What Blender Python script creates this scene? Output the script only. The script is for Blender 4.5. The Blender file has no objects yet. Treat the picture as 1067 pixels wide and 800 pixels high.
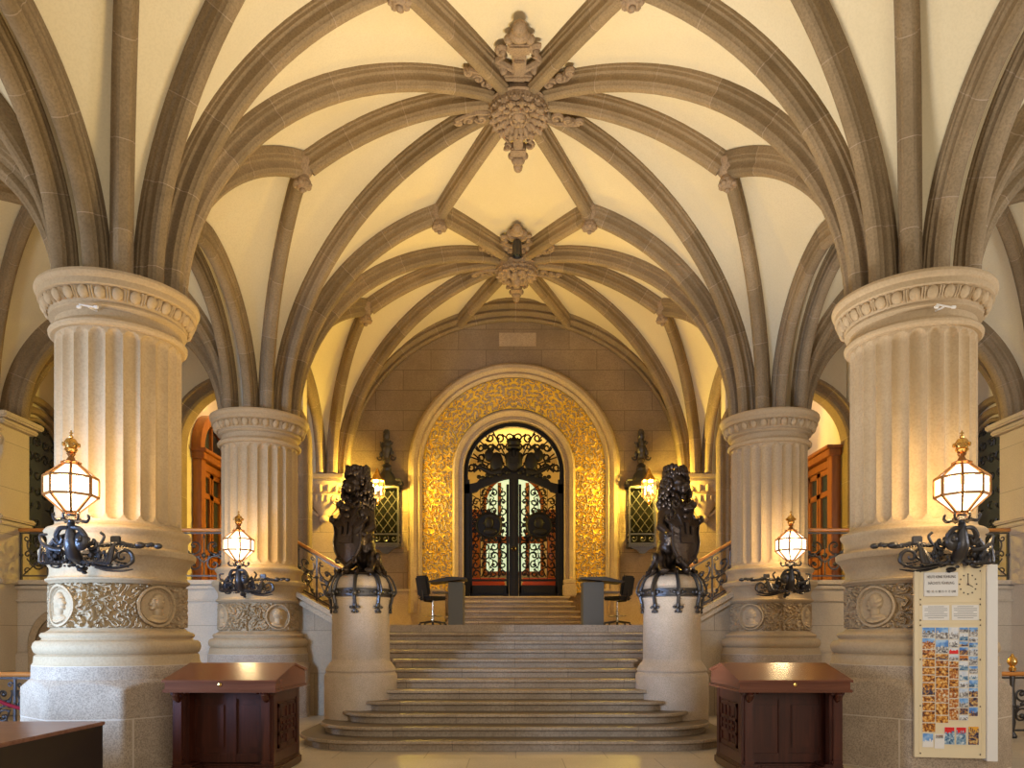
import bpy, bmesh, math, random
import numpy as np
from mathutils import Vector, Matrix, noise as mnoise
PI = math.pi
random.seed(7)
SC = bpy.context.scene
COL = SC.collection

# ------------------------------------------------------------------ materials
MATS = {}
def new_mat(name):
    m = bpy.data.materials.new(name); m.use_nodes = True
    nt = m.node_tree; b = nt.nodes['Principled BSDF']
    MATS[name] = m
    return m, nt, b
def N(nt, t, **kw):
    n = nt.nodes.new(t)
    for k, v in kw.items(): setattr(n, k, v)
    return n
def mixc(nt, a, b, fac, bt='MIX'):
    n = N(nt, 'ShaderNodeMix', data_type='RGBA', blend_type=bt)
    for s, v in ((n.inputs[0], fac), (n.inputs[6], a), (n.inputs[7], b)):
        if isinstance(v, (int, float)): s.default_value = v
        elif isinstance(v, tuple): s.default_value = (*v, 1) if len(v) == 3 else v
        else: nt.links.new(v, s)
    return n.outputs[2]
def plain(name, col, rough=.5, metal=0., bump=0., bscale=30, spec=.5, var=0.):
    m, nt, b = new_mat(name)
    b.inputs['Base Color'].default_value = (*col, 1)
    b.inputs['Roughness'].default_value = rough
    b.inputs['Metallic'].default_value = metal
    b.inputs['Specular IOR Level'].default_value = spec
    if bump or var:
        tc = N(nt, 'ShaderNodeTexCoord'); nz = N(nt, 'ShaderNodeTexNoise')
        nz.inputs['Scale'].default_value = bscale; nz.inputs['Detail'].default_value = 4
        nt.links.new(tc.outputs['Object'], nz.inputs['Vector'])
        if bump:
            bp = N(nt, 'ShaderNodeBump'); bp.inputs['Strength'].default_value = bump; bp.inputs['Distance'].default_value = .02
            nt.links.new(nz.outputs['Fac'], bp.inputs['Height']); nt.links.new(bp.outputs[0], b.inputs['Normal'])
        if var:
            o = mixc(nt, tuple(c*(1-var) for c in col), tuple(min(1, c*(1+var)) for c in col), nz.outputs['Fac'])
            nt.links.new(o, b.inputs['Base Color'])
    return m
def emis(name, col, s):
    m, nt, b = new_mat(name)
    b.inputs['Base Color'].default_value = (*col, 1)
    b.inputs['Emission Color'].default_value = (*col, 1); b.inputs['Emission Strength'].default_value = s
    return m
def stone(name, c1, c2, rough=.75, joints=None, bw=.9, bh=.42, jcol=None, jsize=.006, speck=.12, gscale=1.3, bump=.25, jitter=.10, uv=False, spec=.3, fine=38):
    """Sandstone / limestone; joints 'xz' 'yz' 'xy' lays coursed blocks in that world plane."""
    m, nt, b = new_mat(name)
    b.inputs['Roughness'].default_value = rough; b.inputs['Specular IOR Level'].default_value = spec
    geo = N(nt, 'ShaderNodeNewGeometry')
    n1 = N(nt, 'ShaderNodeTexNoise'); n1.inputs['Scale'].default_value = gscale; n1.inputs['Detail'].default_value = 6; n1.inputs['Roughness'].default_value = .65
    nt.links.new(geo.outputs['Position'], n1.inputs['Vector'])
    n2 = N(nt, 'ShaderNodeTexNoise'); n2.inputs['Scale'].default_value = fine; n2.inputs['Detail'].default_value = 3
    nt.links.new(geo.outputs['Position'], n2.inputs['Vector'])
    r = N(nt, 'ShaderNodeValToRGB'); r.color_ramp.elements[0].position = .32; r.color_ramp.elements[1].position = .68
    nt.links.new(n1.outputs['Fac'], r.inputs[0])
    base = mixc(nt, c1, c2, r.outputs[0])
    dk = tuple(c*(1-speck*2.2) for c in c1)
    r2 = N(nt, 'ShaderNodeValToRGB'); r2.color_ramp.elements[0].position = .38; r2.color_ramp.elements[1].position = .56
    nt.links.new(n2.outputs['Fac'], r2.inputs[0])
    base = mixc(nt, mixc(nt, base, dk, .55), base, r2.outputs[0])
    hgt = n2.outputs['Fac']
    if joints:
        sp = N(nt, 'ShaderNodeSeparateXYZ'); nt.links.new(geo.outputs['Position'], sp.inputs[0])
        cb = N(nt, 'ShaderNodeCombineXYZ')
        nt.links.new(sp.outputs[{'x': 0, 'y': 1}[joints[0]]], cb.inputs[0]); nt.links.new(sp.outputs[{'z': 2, 'y': 1}[joints[1]]], cb.inputs[1])
        br = N(nt, 'ShaderNodeTexBrick'); br.inputs['Scale'].default_value = 1
        br.inputs['Brick Width'].default_value = bw; br.inputs['Row Height'].default_value = bh
        br.inputs['Mortar Size'].default_value = jsize; br.inputs['Mortar Smooth'].default_value = .3; br.inputs['Bias'].default_value = 0
        br.inputs['Color1'].default_value = (1-jitter,)*3+(1,); br.inputs['Color2'].default_value = (1+jitter,)*3+(1,); br.inputs['Mortar'].default_value = (1, 1, 1, 1)
        nt.links.new(cb.outputs[0], br.inputs['Vector'])
        base = mixc(nt, base, br.outputs['Color'], 1.0, 'MULTIPLY')
        base = mixc(nt, base, jcol or tuple(c*.55 for c in c1), br.outputs['Fac'])
    if uv:   # voussoirs along a rib: u in metres
        uvn = N(nt, 'ShaderNodeUVMap'); sp = N(nt, 'ShaderNodeSeparateXYZ'); nt.links.new(uvn.outputs[0], sp.inputs[0])
        oi = N(nt, 'ShaderNodeObjectInfo')
        ad = N(nt, 'ShaderNodeMath', operation='ADD'); nt.links.new(sp.outputs[0], ad.inputs[0]); nt.links.new(oi.outputs['Random'], ad.inputs[1])
        dv = N(nt, 'ShaderNodeMath', operation='DIVIDE'); nt.links.new(ad.outputs[0], dv.inputs[0]); dv.inputs[1].default_value = 1.05
        fl = N(nt, 'ShaderNodeMath', operation='FLOOR'); nt.links.new(dv.outputs[0], fl.inputs[0])
        fr = N(nt, 'ShaderNodeMath', operation='FRACT'); nt.links.new(dv.outputs[0], fr.inputs[0])
        cb = N(nt, 'ShaderNodeCombineXYZ'); nt.links.new(fl.outputs[0], cb.inputs[0]); nt.links.new(oi.outputs['Random'], cb.inputs[1])
        wn = N(nt, 'ShaderNodeTexWhiteNoise', noise_dimensions='2D'); nt.links.new(cb.outputs[0], wn.inputs['Vector'])
        base = mixc(nt, mixc(nt, base, (.84, .83, .81), 1.0, 'MULTIPLY'), mixc(nt, base, (1.14, 1.13, 1.12), 1.0, 'MULTIPLY'), wn.outputs['Value'])
        lt = N(nt, 'ShaderNodeMath', operation='LESS_THAN'); nt.links.new(fr.outputs[0], lt.inputs[0]); lt.inputs[1].default_value = .010
        base = mixc(nt, base, (.40, .30, .21), lt.outputs[0])
    nt.links.new(base, b.inputs['Base Color'])
    bp = N(nt, 'ShaderNodeBump'); bp.inputs['Strength'].default_value = bump; bp.inputs['Distance'].default_value = .01
    nt.links.new(hgt, bp.inputs['Height']); nt.links.new(bp.outputs[0], b.inputs['Normal'])
    return m
def wood(name, c1, c2, rough=.3, axis='X', scale=6):
    m, nt, b = new_mat(name)
    b.inputs['Roughness'].default_value = rough; b.inputs['Coat Weight'].default_value = .06; b.inputs['Specular IOR Level'].default_value = .35; b.inputs['Coat Roughness'].default_value = .15
    tc = N(nt, 'ShaderNodeTexCoord'); mp = N(nt, 'ShaderNodeMapping')
    mp.inputs['Scale'].default_value = {'X': (.25, 3, 3), 'Y': (3, .25, 3), 'Z': (3, 3, .25)}[axis]
    nz = N(nt, 'ShaderNodeTexNoise'); nz.inputs['Scale'].default_value = scale; nz.inputs['Detail'].default_value = 7; nz.inputs['Distortion'].default_value = .6
    nt.links.new(tc.outputs['Object'], mp.inputs[0]); nt.links.new(mp.outputs[0], nz.inputs['Vector'])
    r = N(nt, 'ShaderNodeValToRGB'); r.color_ramp.elements[0].position = .3; r.color_ramp.elements[1].position = .72
    nt.links.new(nz.outputs['Fac'], r.inputs[0])
    nt.links.new(mixc(nt, c1, c2, r.outputs[0]), b.inputs['Base Color'])
    return m

M = dict(
 web   = stone('vault_plaster', (.74, .63, .41), (.80, .69, .47), rough=.9, speck=.02, gscale=.5, bump=.06),
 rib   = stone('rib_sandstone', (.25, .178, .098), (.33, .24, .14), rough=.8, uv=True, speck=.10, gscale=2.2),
 bossm = stone('boss_sandstone', (.31, .215, .13), (.40, .285, .18), rough=.8, speck=.16, gscale=4),
 col   = stone('column_sandstone', (.455, .325, .18), (.525, .39, .235), rough=.75, speck=.045, gscale=1.2),
 rough = stone('granite_plinth', (.43, .33, .23), (.54, .42, .30), rough=.85, speck=.27, fine=62, gscale=3, bump=.5, joints='xz', bw=9, bh=.62, jsize=.008, jcol=(.6, .5, .38), jitter=.02),
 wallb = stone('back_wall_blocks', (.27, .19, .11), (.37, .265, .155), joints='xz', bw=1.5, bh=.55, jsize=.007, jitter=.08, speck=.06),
 wallp = stone('pale_wall_blocks', (.60, .50, .37), (.66, .56, .42), joints='xz', bw=1.9, bh=.9, jsize=.006, jitter=.03, speck=.05),
 trimst= stone('moulding_stone', (.44, .32, .19), (.54, .41, .26), gscale=2),
 pale  = stone('pale_stone', (.56, .46, .33), (.66, .55, .41), gscale=1.5, speck=.06),
 ped   = stone('pedestal_granite', (.50, .39, .28), (.62, .50, .38), gscale=2.5, speck=.13, fine=80, bump=.4),
 step  = stone('step_stone', (.33, .245, .16), (.46, .355, .25), rough=.5, gscale=1.6, speck=.15, joints='xz', bw=1.75, bh=.151, jsize=.005, jitter=.10, jcol=(.16, .12, .08)),
 floor = stone('floor_slabs', (.50, .42, .31), (.60, .51, .39), rough=.38, joints='xy', bw=1.2, bh=.75, jsize=.008, jitter=.06, speck=.08, bump=.08, jcol=(.3, .24, .17)),
 plast = stone('cream_plaster', (.74, .64, .44), (.78, .69, .5), rough=.9, speck=.02, bump=.05),
 iron  = plain('wrought_iron', (.085, .08, .082), .33, .75, .25, 60),
 bronze= plain('dark_bronze', (.048, .033, .025), .30, .7, .35, 28),
 blackm= plain('blackened_iron', (.008, .006, .005), .55, .1, .2, 60, .25),
 copper= plain('aged_copper', (.42, .20, .07), .3, .9),
 cageshade= plain('cage_shade_black', (.003, .003, .003), .95, 0., spec=.02),  # near-black backing colour paints the shade inside the wall lantern cages
 shadedst= stone('shaded_wall_blocks', (.33, .25, .155), (.42, .32, .205), joints='xz', bw=1.6, bh=.85, jsize=.006, jitter=.05, speck=.06),  # gallery wall stone beside the stairs, its shade put into a browner colour
 brass = plain('polished_brass', (.80, .50, .16), .22, 1.),
 gold  = plain('gold_mosaic', (1.0, .66, .07), .42, .45, .5, 90),
 rail  = wood('oak_handrail', (.50, .18, .035), (.70, .30, .08), .3),
 mahog = wood('mahogany', (.034, .007, .003), (.078, .018, .008), .36, 'Z'),
 mahogx= wood('mahogany_top', (.11, .034, .016), (.18, .062, .03), .2, 'X'),
 port  = wood('portal_oak', (.24, .075, .015), (.37, .13, .03), .32, 'Z'),
 darkp = plain('dark_panel', (.022, .013, .010), .4),
 tabtop= wood('brown_table_top', (.16, .07, .045), (.25, .125, .085), .3, 'X'),
 black = plain('black_fabric', (.012, .012, .014), .75),
 grey  = plain('grey_laminate', (.085, .08, .07), .45, 0, 0),
 chrome= plain('chrome', (.7, .7, .72), .15, 1.),
 glassd= plain('dark_glass', (.035, .045, .045), .08, 0, .15, 7, 1.),
 cream = plain('cream_board', (.80, .66, .42), .4),
 white = plain('white_card', (.82, .78, .72), .4),
 ink   = plain('dark_ink', (.05, .025, .02), .5),
 velvet= plain('red_velvet', (.30, .01, .03), .85),
 bench = plain('red_leather', (.60, .10, .02), .5),
 led   = emis('bulb', (1, .72, .36), 40),
)
def glow_pane(name, col, strength, trans):
    m, nt, b = new_mat(name)
    nt.nodes.remove(b)
    out = [n for n in nt.nodes if n.type == 'OUTPUT_MATERIAL'][0]
    tr = N(nt, 'ShaderNodeBsdfTransparent'); em = N(nt, 'ShaderNodeEmission'); mx = N(nt, 'ShaderNodeMixShader')
    em.inputs[0].default_value = (*col, 1); em.inputs[1].default_value = strength
    mx.inputs[0].default_value = 1-trans
    nt.links.new(tr.outputs[0], mx.inputs[1]); nt.links.new(em.outputs[0], mx.inputs[2]); nt.links.new(mx.outputs[0], out.inputs[0])
    return m
M['pane'] = glow_pane('frosted_lamp_pane', (1, .88, .66), 3.6, .4)
M['pane2'] = glow_pane('clear_lamp_pane', (1, .75, .35), .8, .7)

# ------------------------------------------------------------------ mesh builder
class MB:
    def __init__(s): s.v = []; s.f = []; s.mi = []; s.sm = []; s.uv = None
    def add(s, vs, fs, smooth=False, mi=0):
        o = len(s.v); s.v.extend([tuple(p) for p in vs])
        for f in fs: s.f.append(tuple(i+o for i in f)); s.mi.append(mi); s.sm.append(smooth)
        return s
    def box(s, c, d, rz=0, mi=0, bev=0):
        x, y, z = (k/2 for k in d)
        if bev:
            b = min(bev, x*.9, y*.9, z*.9)
            bm = bmesh.new(); bmesh.ops.create_cube(bm, size=1); bmesh.ops.scale(bm, vec=d, verts=bm.verts)
            bmesh.ops.bevel(bm, geom=bm.edges[:], offset=b, segments=2, affect='EDGES')
            bm.verts.index_update()
            vs = [v.co.copy() for v in bm.verts]; fs = [[v.index for v in f.verts] for f in bm.faces]; bm.free()
        else:
            vs = [Vector(p) for p in ((-x,-y,-z),(x,-y,-z),(x,y,-z),(-x,y,-z),(-x,-y,z),(x,-y,z),(x,y,z),(-x,y,z))]
            fs = [(0,3,2,1),(4,5,6,7),(0,1,5,4),(1,2,6,5),(2,3,7,6),(3,0,4,7)]
        R = Matrix.Rotation(rz, 3, 'Z'); c = Vector(c)
        return s.add([R@p+c for p in vs], fs, False, mi)
    def lathe(s, prof, n=32, c=(0,0,0), a0=0, a1=2*PI, smooth=True, mi=0, sharp=None):
        full = abs(a1-a0-2*PI) < 1e-6; m = n if full else n+1; vs = []
        for (r, z) in prof:
            for i in range(m):
                a = a0+(a1-a0)*i/n
                vs.append((c[0]+r*math.cos(a), c[1]+r*math.sin(a), c[2]+z))
        fs = []
        for k in range(len(prof)-1):
            for i in range(n):
                j = (i+1) % m
                fs.append((k*m+i, k*m+j, (k+1)*m+j, (k+1)*m+i))
        return s.add(vs, fs, smooth, mi)
    def ell(s, c, r, n=12, k=8, mi=0, rot=None):
        if not hasattr(r, '__len__'): r = (r, r, r)
        vs = []; c = Vector(c)
        for i in range(k+1):
            t = PI*i/k
            for j in range(n):
                a = 2*PI*j/n
                p = Vector((r[0]*math.sin(t)*math.cos(a), r[1]*math.sin(t)*math.sin(a), r[2]*math.cos(t)))
                if rot is not None: p = rot@p
                vs.append(p+c)
        fs = [(i*n+j, (i+1)*n+j, (i+1)*n+(j+1) % n, i*n+(j+1) % n) for i in range(k) for j in range(n)]
        return s.add(vs, fs, True, mi)
    def tube(s, pts, r, n=6, mi=0, cap=True, closed=False):
        pts = [Vector(p) for p in pts]; L = len(pts)
        if L < 2: return s
        rs = r if hasattr(r, '__len__') else [r]*L
        vs = []; up = None
        for i, p in enumerate(pts):
            a = pts[max(i-1, 0)]; b = pts[min(i+1, L-1)]
            if closed: a = pts[(i-1) % L]; b = pts[(i+1) % L]
            t = (b-a)
            t = t.normalized() if t.length > 1e-9 else Vector((0,0,1))
            if up is None: up = Vector((0,0,1)) if abs(t.z) < .9 else Vector((1,0,0))
            x = up.cross(t)
            if x.length < 1e-5: x = Vector((1,0,0)).cross(t) if abs(t.x) < .9 else Vector((0,1,0)).cross(t)
            x.normalize(); y = t.cross(x); up = y
            for j in range(n):
                q = 2*PI*j/n; vs.append(p+x*(math.cos(q)*rs[i])+y*(math.sin(q)*rs[i]))
        fs = []
        for i in range(L if closed else L-1):
            for j in range(n):
                i2 = (i+1) % L; fs.append((i*n+j, i2*n+j, i2*n+(j+1) % n, i*n+(j+1) % n))
        if cap and not closed: fs += [tuple(range(n-1, -1, -1)), tuple((L-1)*n+j for j in range(n))]
        return s.add(vs, fs, n > 4, mi)
    def bar(s, a, b, w, h=None, mi=0):
        h = h or w; a = Vector(a); b = Vector(b); t = (b-a).normalized()
        up = Vector((0,0,1)) if abs(t.z) < .95 else Vector((0,1,0))
        x = up.cross(t).normalized()*w/2; y = t.cross(x).normalized()*h/2
        vs = [a-x-y, a+x-y, a+x+y, a-x+y, b-x-y, b+x-y, b+x+y, b-x+y]
        return s.add(vs, [(0,3,2,1),(4,5,6,7),(0,1,5,4),(1,2,6,5),(2,3,7,6),(3,0,4,7)], False, mi)
    def prism(s, poly, d0, d1, plane='xz', mi=0, smooth=False):
        """extrude a 2-D polygon; plane 'xz' extrudes along y, 'yz' along x, 'xy' along z"""
        def P(a, b, d): return {'xz': (a, d, b), 'yz': (d, a, b), 'xy': (a, b, d)}[plane]
        n = len(poly); vs = [P(a, b, d0) for a, b in poly]+[P(a, b, d1) for a, b in poly]
        fs = [tuple(range(n)), tuple(range(2*n-1, n-1, -1))]+[(i, i+n, (i+1) % n+n, (i+1) % n) for i in range(n)]
        return s.add(vs, fs, smooth, mi)
    def grid(s, P, closed_u=False, smooth=True, mi=None):
        """P: array rows x cols x 3"""
        R, C = len(P), len(P[0]); vs = [tuple(map(float, p)) for row in P for p in row]; fs = []; ms = []
        for i in range(R-1):
            for j in range(C if closed_u else C-1):
                fs.append((i*C+j, i*C+(j+1) % C, (i+1)*C+(j+1) % C, (i+1)*C+j))
                ms.append(0 if mi is None else mi[i][j])
        o = len(s.f); s.add(vs, fs, smooth)
        s.mi[o:] = ms
        return s
    def xf(s, Mx):
        s.v = [tuple(Mx@Vector(p)) for p in s.v]; return s
    def merge(s, o, Mx=None, mi=None):
        return_v = [tuple(Mx@Vector(p)) for p in o.v] if Mx is not None else o.v
        k = len(s.v); s.v.extend(return_v)
        for f, m, sm in zip(o.f, o.mi, o.sm):
            s.f.append(tuple(i+k for i in f)); s.mi.append(m if mi is None else mi); s.sm.append(sm)
        return s
    def build(s, name, mats, parent=None, loc=(0,0,0), rz=0, uv=None, norm=True):
        me = bpy.data.meshes.new(name); me.from_pydata(s.v, [], s.f)
        if not isinstance(mats, (list, tuple)): mats = [mats]
        for m in mats: me.materials.append(m)
        me.polygons.foreach_set('material_index', s.mi); me.polygons.foreach_set('use_smooth', s.sm)
        if uv is not None:
            l = me.uv_layers.new(name='UVMap'); li = np.empty(len(me.loops), dtype=np.int32); me.loops.foreach_get('vertex_index', li)
            l.data.foreach_set('uv', np.asarray(uv, dtype=np.float32)[li].ravel())
        me.update()
        if norm and len(s.f) < 30000:
            bm = bmesh.new(); bm.from_mesh(me); bmesh.ops.recalc_face_normals(bm, faces=bm.faces); bm.to_mesh(me); bm.free()
        me.set_sharp_from_angle(angle=math.radians(33))
        o = bpy.data.objects.new(name, me); COL.objects.link(o)
        o.location = loc; o.rotation_euler = (0, 0, rz)
        if parent: o.parent = parent
        return o
def tag(o, label=None, cat=None, group=None, kind=None):
    if label: o['label'] = label
    if cat: o['category'] = cat
    if group: o['group'] = group
    if kind: o['kind'] = kind
    return o
def thing(name, label, cat, loc=(0,0,0), rz=0, group=None, kind=None):
    o = bpy.data.objects.new(name, None); o.empty_display_size = .2; COL.objects.link(o)
    o.location = loc; o.rotation_euler = (0, 0, rz)
    return tag(o, label, cat, group, kind)
def children(o): return [c for c in COL.objects if c.parent == o]
def copy_tree(o, parent=None, mirror=False):
    c = o.copy(); COL.objects.link(c)
    if parent: c.parent = parent
    for ch in children(o): copy_tree(ch, c)
    return c
def smoothstep(a, b, x):
    t = np.clip((x-a)/(b-a), 0, 1); return t*t*(3-2*t)
def nnoise(x, y, seed=0, f=1.):
    rng = np.random.RandomState(seed); out = 0
    for k in range(7):
        a = rng.rand()*2*PI; w = f*(.7+1.2*rng.rand()); out = out+np.sin((x*math.cos(a)+y*math.sin(a))*w+rng.rand()*6.28)
    return out/3.
def spiral(cx, cz, r0, r1, a0, a1, n=18):
    return [(cx+(r0+(r1-r0)*k/n)*math.cos(a0+(a1-a0)*k/n), cz+(r0+(r1-r0)*k/n)*math.sin(a0+(a1-a0)*k/n)) for k in range(n+1)]
def sm(pts, k=5):
    """Catmull-Rom through the points"""
    P = [Vector(p) for p in pts]; out = []
    for i in range(len(P)-1):
        p0 = P[max(0, i-1)]; p1 = P[i]; p2 = P[i+1]; p3 = P[min(len(P)-1, i+2)]
        for j in range(k):
            t = j/k; out.append(.5*((2*p1)+(p2-p0)*t+(2*p0-5*p1+4*p2-p3)*t*t+(3*p1-p0-3*p2+p3)*t**3))
    return out+[P[-1]]
def smr(rs, k=5):
    out = []
    for i in range(len(rs)-1): out += [rs[i]+(rs[i+1]-rs[i])*j/k for j in range(k)]
    return out+[rs[-1]]
def arcpts(cx, cz, r, a0, a1, n=24):
    return [(cx+r*math.cos(a0+(a1-a0)*k/n), cz+r*math.sin(a0+(a1-a0)*k/n)) for k in range(n+1)]
def foliage(U, V, seed=1, sc=1., cell=.30):
    """height field of curling acanthus foliage, 0..1; U, V in metres"""
    Uw = U+.035*nnoise(U, V, seed, 14*sc); Vw = V+.035*nnoise(U, V, seed+5, 14*sc)
    i = np.floor(Uw/cell); j = np.floor(Vw/cell+.5*(i % 2))
    cu = (i+.5)*cell; cv = (j+.5-.5*(i % 2))*cell
    dx = Uw-cu; dy = Vw-cv; rho = np.hypot(dx, dy)/cell; th = np.arctan2(dy, dx)
    sgn = np.where((i+j) % 2 == 0, 1., -1.)
    f = np.sin(2*th*sgn+15*rho)+.55*np.sin(7*th-9*rho*sgn)*smoothstep(.1, .4, rho)+.5*nnoise(U, V, seed+9, 34*sc)
    f = np.where(rho < .12, 1.2-4*rho, f)
    return smoothstep(-.15, .55, f)*(.75+.25*np.sin(f*3))
# ------------------------------------------------------------------ vault
ROWS = [4.0, 9.65, 15.0, 20.3]; XC = 5.1; XO = 10.6; ZS = 5.88
ceiling = tag(MB().box((0, 11.5, 12.2), (24, 17, .1)).build('ceiling', M['plast']), 'cream ribbed vaulted ceiling', 'ceiling', kind='structure')
def curve2(L, H, n=26, p=2.0):
    """rib spine from springing (0,0) to (L,H), vertical at the springing"""
    out = []
    R = (L*L+H*H)/(2*L)
    for k in range(n+1):
        t = k/n
        if R >= L*1.0001:
            a1 = math.asin(min(1, H/R)); a = a1*t; out.append((R-R*math.cos(a), R*math.sin(a)))
        else:
            a = PI/2*t; c = max(0, math.cos(a))**(2/p); s_ = max(0, math.sin(a))**(2/p); out.append((L*(1-c), H*s_))
    return out
RIBPROF = [(.165,.06),(.165,-.04),(.15,-.055),(.15,-.10),(.118,-.125),(.108,-.17),(.125,-.205),(.128,-.235),(.105,-.26),(.098,-.29),(.06,-.318),(0,-.326)]
RIBPROF = [(x*.80, d) for x, d in RIBPROF]
RIBPROF = RIBPROF+[(-x, d) for x, d in RIBPROF[-2::-1]]
def sweep_rib(pts, side, width=1., depth=1., prof=RIBPROF, name='rib', parent=ceiling, mat=None):
    """pts 3-D spine; side = horizontal unit vector square to the rib's plane; section hangs toward the concave side"""
    side = Vector(side); vs = []; uv = []; d = 0; n = len(prof); sgn = None
    for i, p in enumerate(pts):
        a = pts[max(0, i-1)]; b = pts[min(len(pts)-1, i+1)]; t = (b-a).normalized()
        nr = side.cross(t).normalized()
        if sgn is None:
            mid = (pts[0]+pts[-1])/2; m = pts[len(pts)//2]; v = mid-m
            ref = v if v.length > 1e-3 else Vector((0,0,-1))
            sgn = 1 if nr.dot(ref) > 0 or (abs(nr.dot(ref)) < 1e-6 and nr.z < 0) else -1
        nr = nr*sgn
        if i: d += (p-pts[i-1]).length
        for (x, dep) in prof:
            vs.append(p+side*(x*width)-nr*(dep*depth)); uv.append((d, x))
    fs = [(i*n+j, i*n+j+1, (i+1)*n+j+1, (i+1)*n+j) for i in range(len(pts)-1) for j in range(n-1)]
    mb = MB().add(vs, fs, True)
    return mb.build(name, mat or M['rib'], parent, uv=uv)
def spine(c, node, r0=.46, p=2.0, n=26, off=(0, 0)):
    """from column centre c (x,y) springing to node (x,y,z)"""
    d = Vector((node[0]-c[0]-off[0], node[1]-c[1]-off[1], 0)); D = d.length; d.normalize()
    return [Vector((c[0]+off[0], c[1]+off[1], ZS))+d*(r0+x)+Vector((0,0,z)) for x, z in curve2(D-r0, node[2]-ZS, n, p)]
def sidev(a, b):
    d = Vector((b[0]-a[0], b[1]-a[1], 0)).normalized(); return Vector((-d.y, d.x, 0))
ZB, ZM, ZN, ZA, ZAO = 10.58, 10.2, 9.45, 8.25, 8.9
def line3(a, b, arch=0., n=12):
    a = Vector(a); b = Vector(b)
    return [a.lerp(b, k/n)+Vector((0,0,arch*4*(k/n)*(1-k/n))) for k in range(n+1)]
def lierne(n=16):   # N (x=3.5, ZN) to boss (0, ZB): bulging arc
    out = []
    for k in range(n+1):
        t = k/n; x = 3.5*(1-t); z = ZB-(ZB-ZN)*(x/3.5)**2.3; x = x if t < 1 else .0
        out.append((x, z))
    return out
def web(c1, c2, ridge=None, pw=2.2, lift=.0):
    """cell between rib spines c1, c2 (same springing); ridge joins their tips"""
    n = len(c1)-1; m = len(ridge)-1 if ridge else 8; P = []
    for i in range(n+1):
        t = i/n; row = []
        for j in range(m+1):
            u = j/m; p = c1[i].lerp(c2[i], u)
            if ridge: p = p+(ridge[j]-c1[n].lerp(c2[n], u))*(t**pw)
            row.append(p)
        P.append(row)
    return P
webs = MB()
def addweb(*a, **k): webs.grid(web(*a, **k))
rib_n = 0
for s in (-1, 1):
    L = [Vector((s*x, 0, z)) for x, z in lierne()]
    for bi in range(3):
        y0, y1 = ROWS[bi], ROWS[bi+1]; yb = (y0+y1)/2
        boss = (.05, yb, ZB); Nn = (s*3.5, yb, ZN)
        lier = [p+Vector((0, yb, 0)) for p in L]
        if bi > 0: sweep_rib(lier, (0, 1, 0))
        else: sweep_rib(lier, (0, 1, 0))
        for (yc, ys) in ((y0, 1), (y1, -1)):
            if bi == 0 and ys == 1: continue
            c = (s*XC, yc)
            Mn = (s*1.5, yc if yc < 20 else 20.3, ZM)
            cb = spine(c, boss); cn = spine(c, Nn); cm = spine(c, Mn)
            sweep_rib(cb, sidev(c, boss)); sweep_rib(cn, sidev(c, Nn))
            if yc > 20: pass
            elif ys == 1 or bi == 0: pass
            if (ys == -1 and yc < 20): sweep_rib(cm, sidev(c, Mn))
            # arcade arch nave side (offset .35 towards nave) half
            ar = spine(c, (s*(XC+.0), yb, ZA), off=(s*.0, 0)); sweep_rib(ar, (1, 0, 0), .95, .9)
            ao = spine(c, (s*(XC+.38), yb, ZA), off=(s*.38, 0)); sweep_rib(ao, (1, 0, 0), .95, .9)
            addweb(ar, ao)
            addweb(ar, cn, line3(ar[-1], Nn))
            addweb(cn, cb, lier)
            rb = line3(boss, Mn, .03)
            addweb(cb, cm, rb)
            sweep_rib(rb, sidev(boss, Mn))
            # aisle side
            ab = (s*(XC+XO)/2, yb, ZAO); tn = (s*(XC+XO)/2, yc, 8.35)
            ca = spine(c, ab); ct = spine(c, tn)
            sweep_rib(ca, sidev(c, ab), .9, .9)
            if ys == -1: sweep_rib(ct, sidev(c, tn), 1.35, 1.1)
            addweb(ao, ca, line3(ao[-1], ab)); addweb(ca, ct, line3(ab, tn))
            co = (s*XO, yc)
            cao = spine(co, ab); cto = spine(co, tn); cwo = spine(co, (s*XO, yb, ZA))
            sweep_rib(cao, sidev(co, ab), .9, .9)
            if ys == -1: sweep_rib(cto, sidev(co, tn), 1.35, 1.1)
            sweep_rib(cwo, (1, 0, 0), .9, .8)
            addweb(cwo, cao, line3(cwo[-1], ab)); addweb(cao, cto, line3(ab, tn))
# kites between bosses over each row (coons patch as two fans)
for ri in (1, 2):
    yr = ROWS[ri]; ya = (ROWS[ri-1]+yr)/2; yb = (ROWS[ri+1]+yr)/2
    A = Vector((.05, ya, ZB)); B = Vector((.05, yb, ZB)); Lm = Vector((-1.5, yr, ZM)); Rm = Vector((1.5, yr, ZM)); P = []
    n = 12
    for i in range(n+1):
        u = i/n; row = []
        for j in range(n+1):
            v = j/n      # corners: (0,0)=A (1,0)=Lm (0,1)=Rm (1,1)=B
            p = A*(1-u)*(1-v)+Lm*u*(1-v)+Rm*(1-u)*v+B*u*v
            def ex(w): return .03*4*w*(1-w)
            p = p+Vector((0,0,ex(u)*1+ex(v)*1+.35*u*(1-u)*v*(1-v)*4))
            row.append(p)
        P.append(row)
    webs.grid(P)
# last bay: top triangle to the back wall arch
P = []
for i in range(9):
    t = i/8; row = []
    for j in range(13):
        x = -1.5+3*j/12; e = Vector((x, 20.3, ZM+.38*(1-(x/1.5)**2)))
        row.append(Vector((0, 17.65, ZB)).lerp(e, t)+Vector((0,0,.1*t*(1-t))))
    P.append(row)
webs.grid(P)
webs.build('vault_web', M['web'], ceiling)
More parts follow.
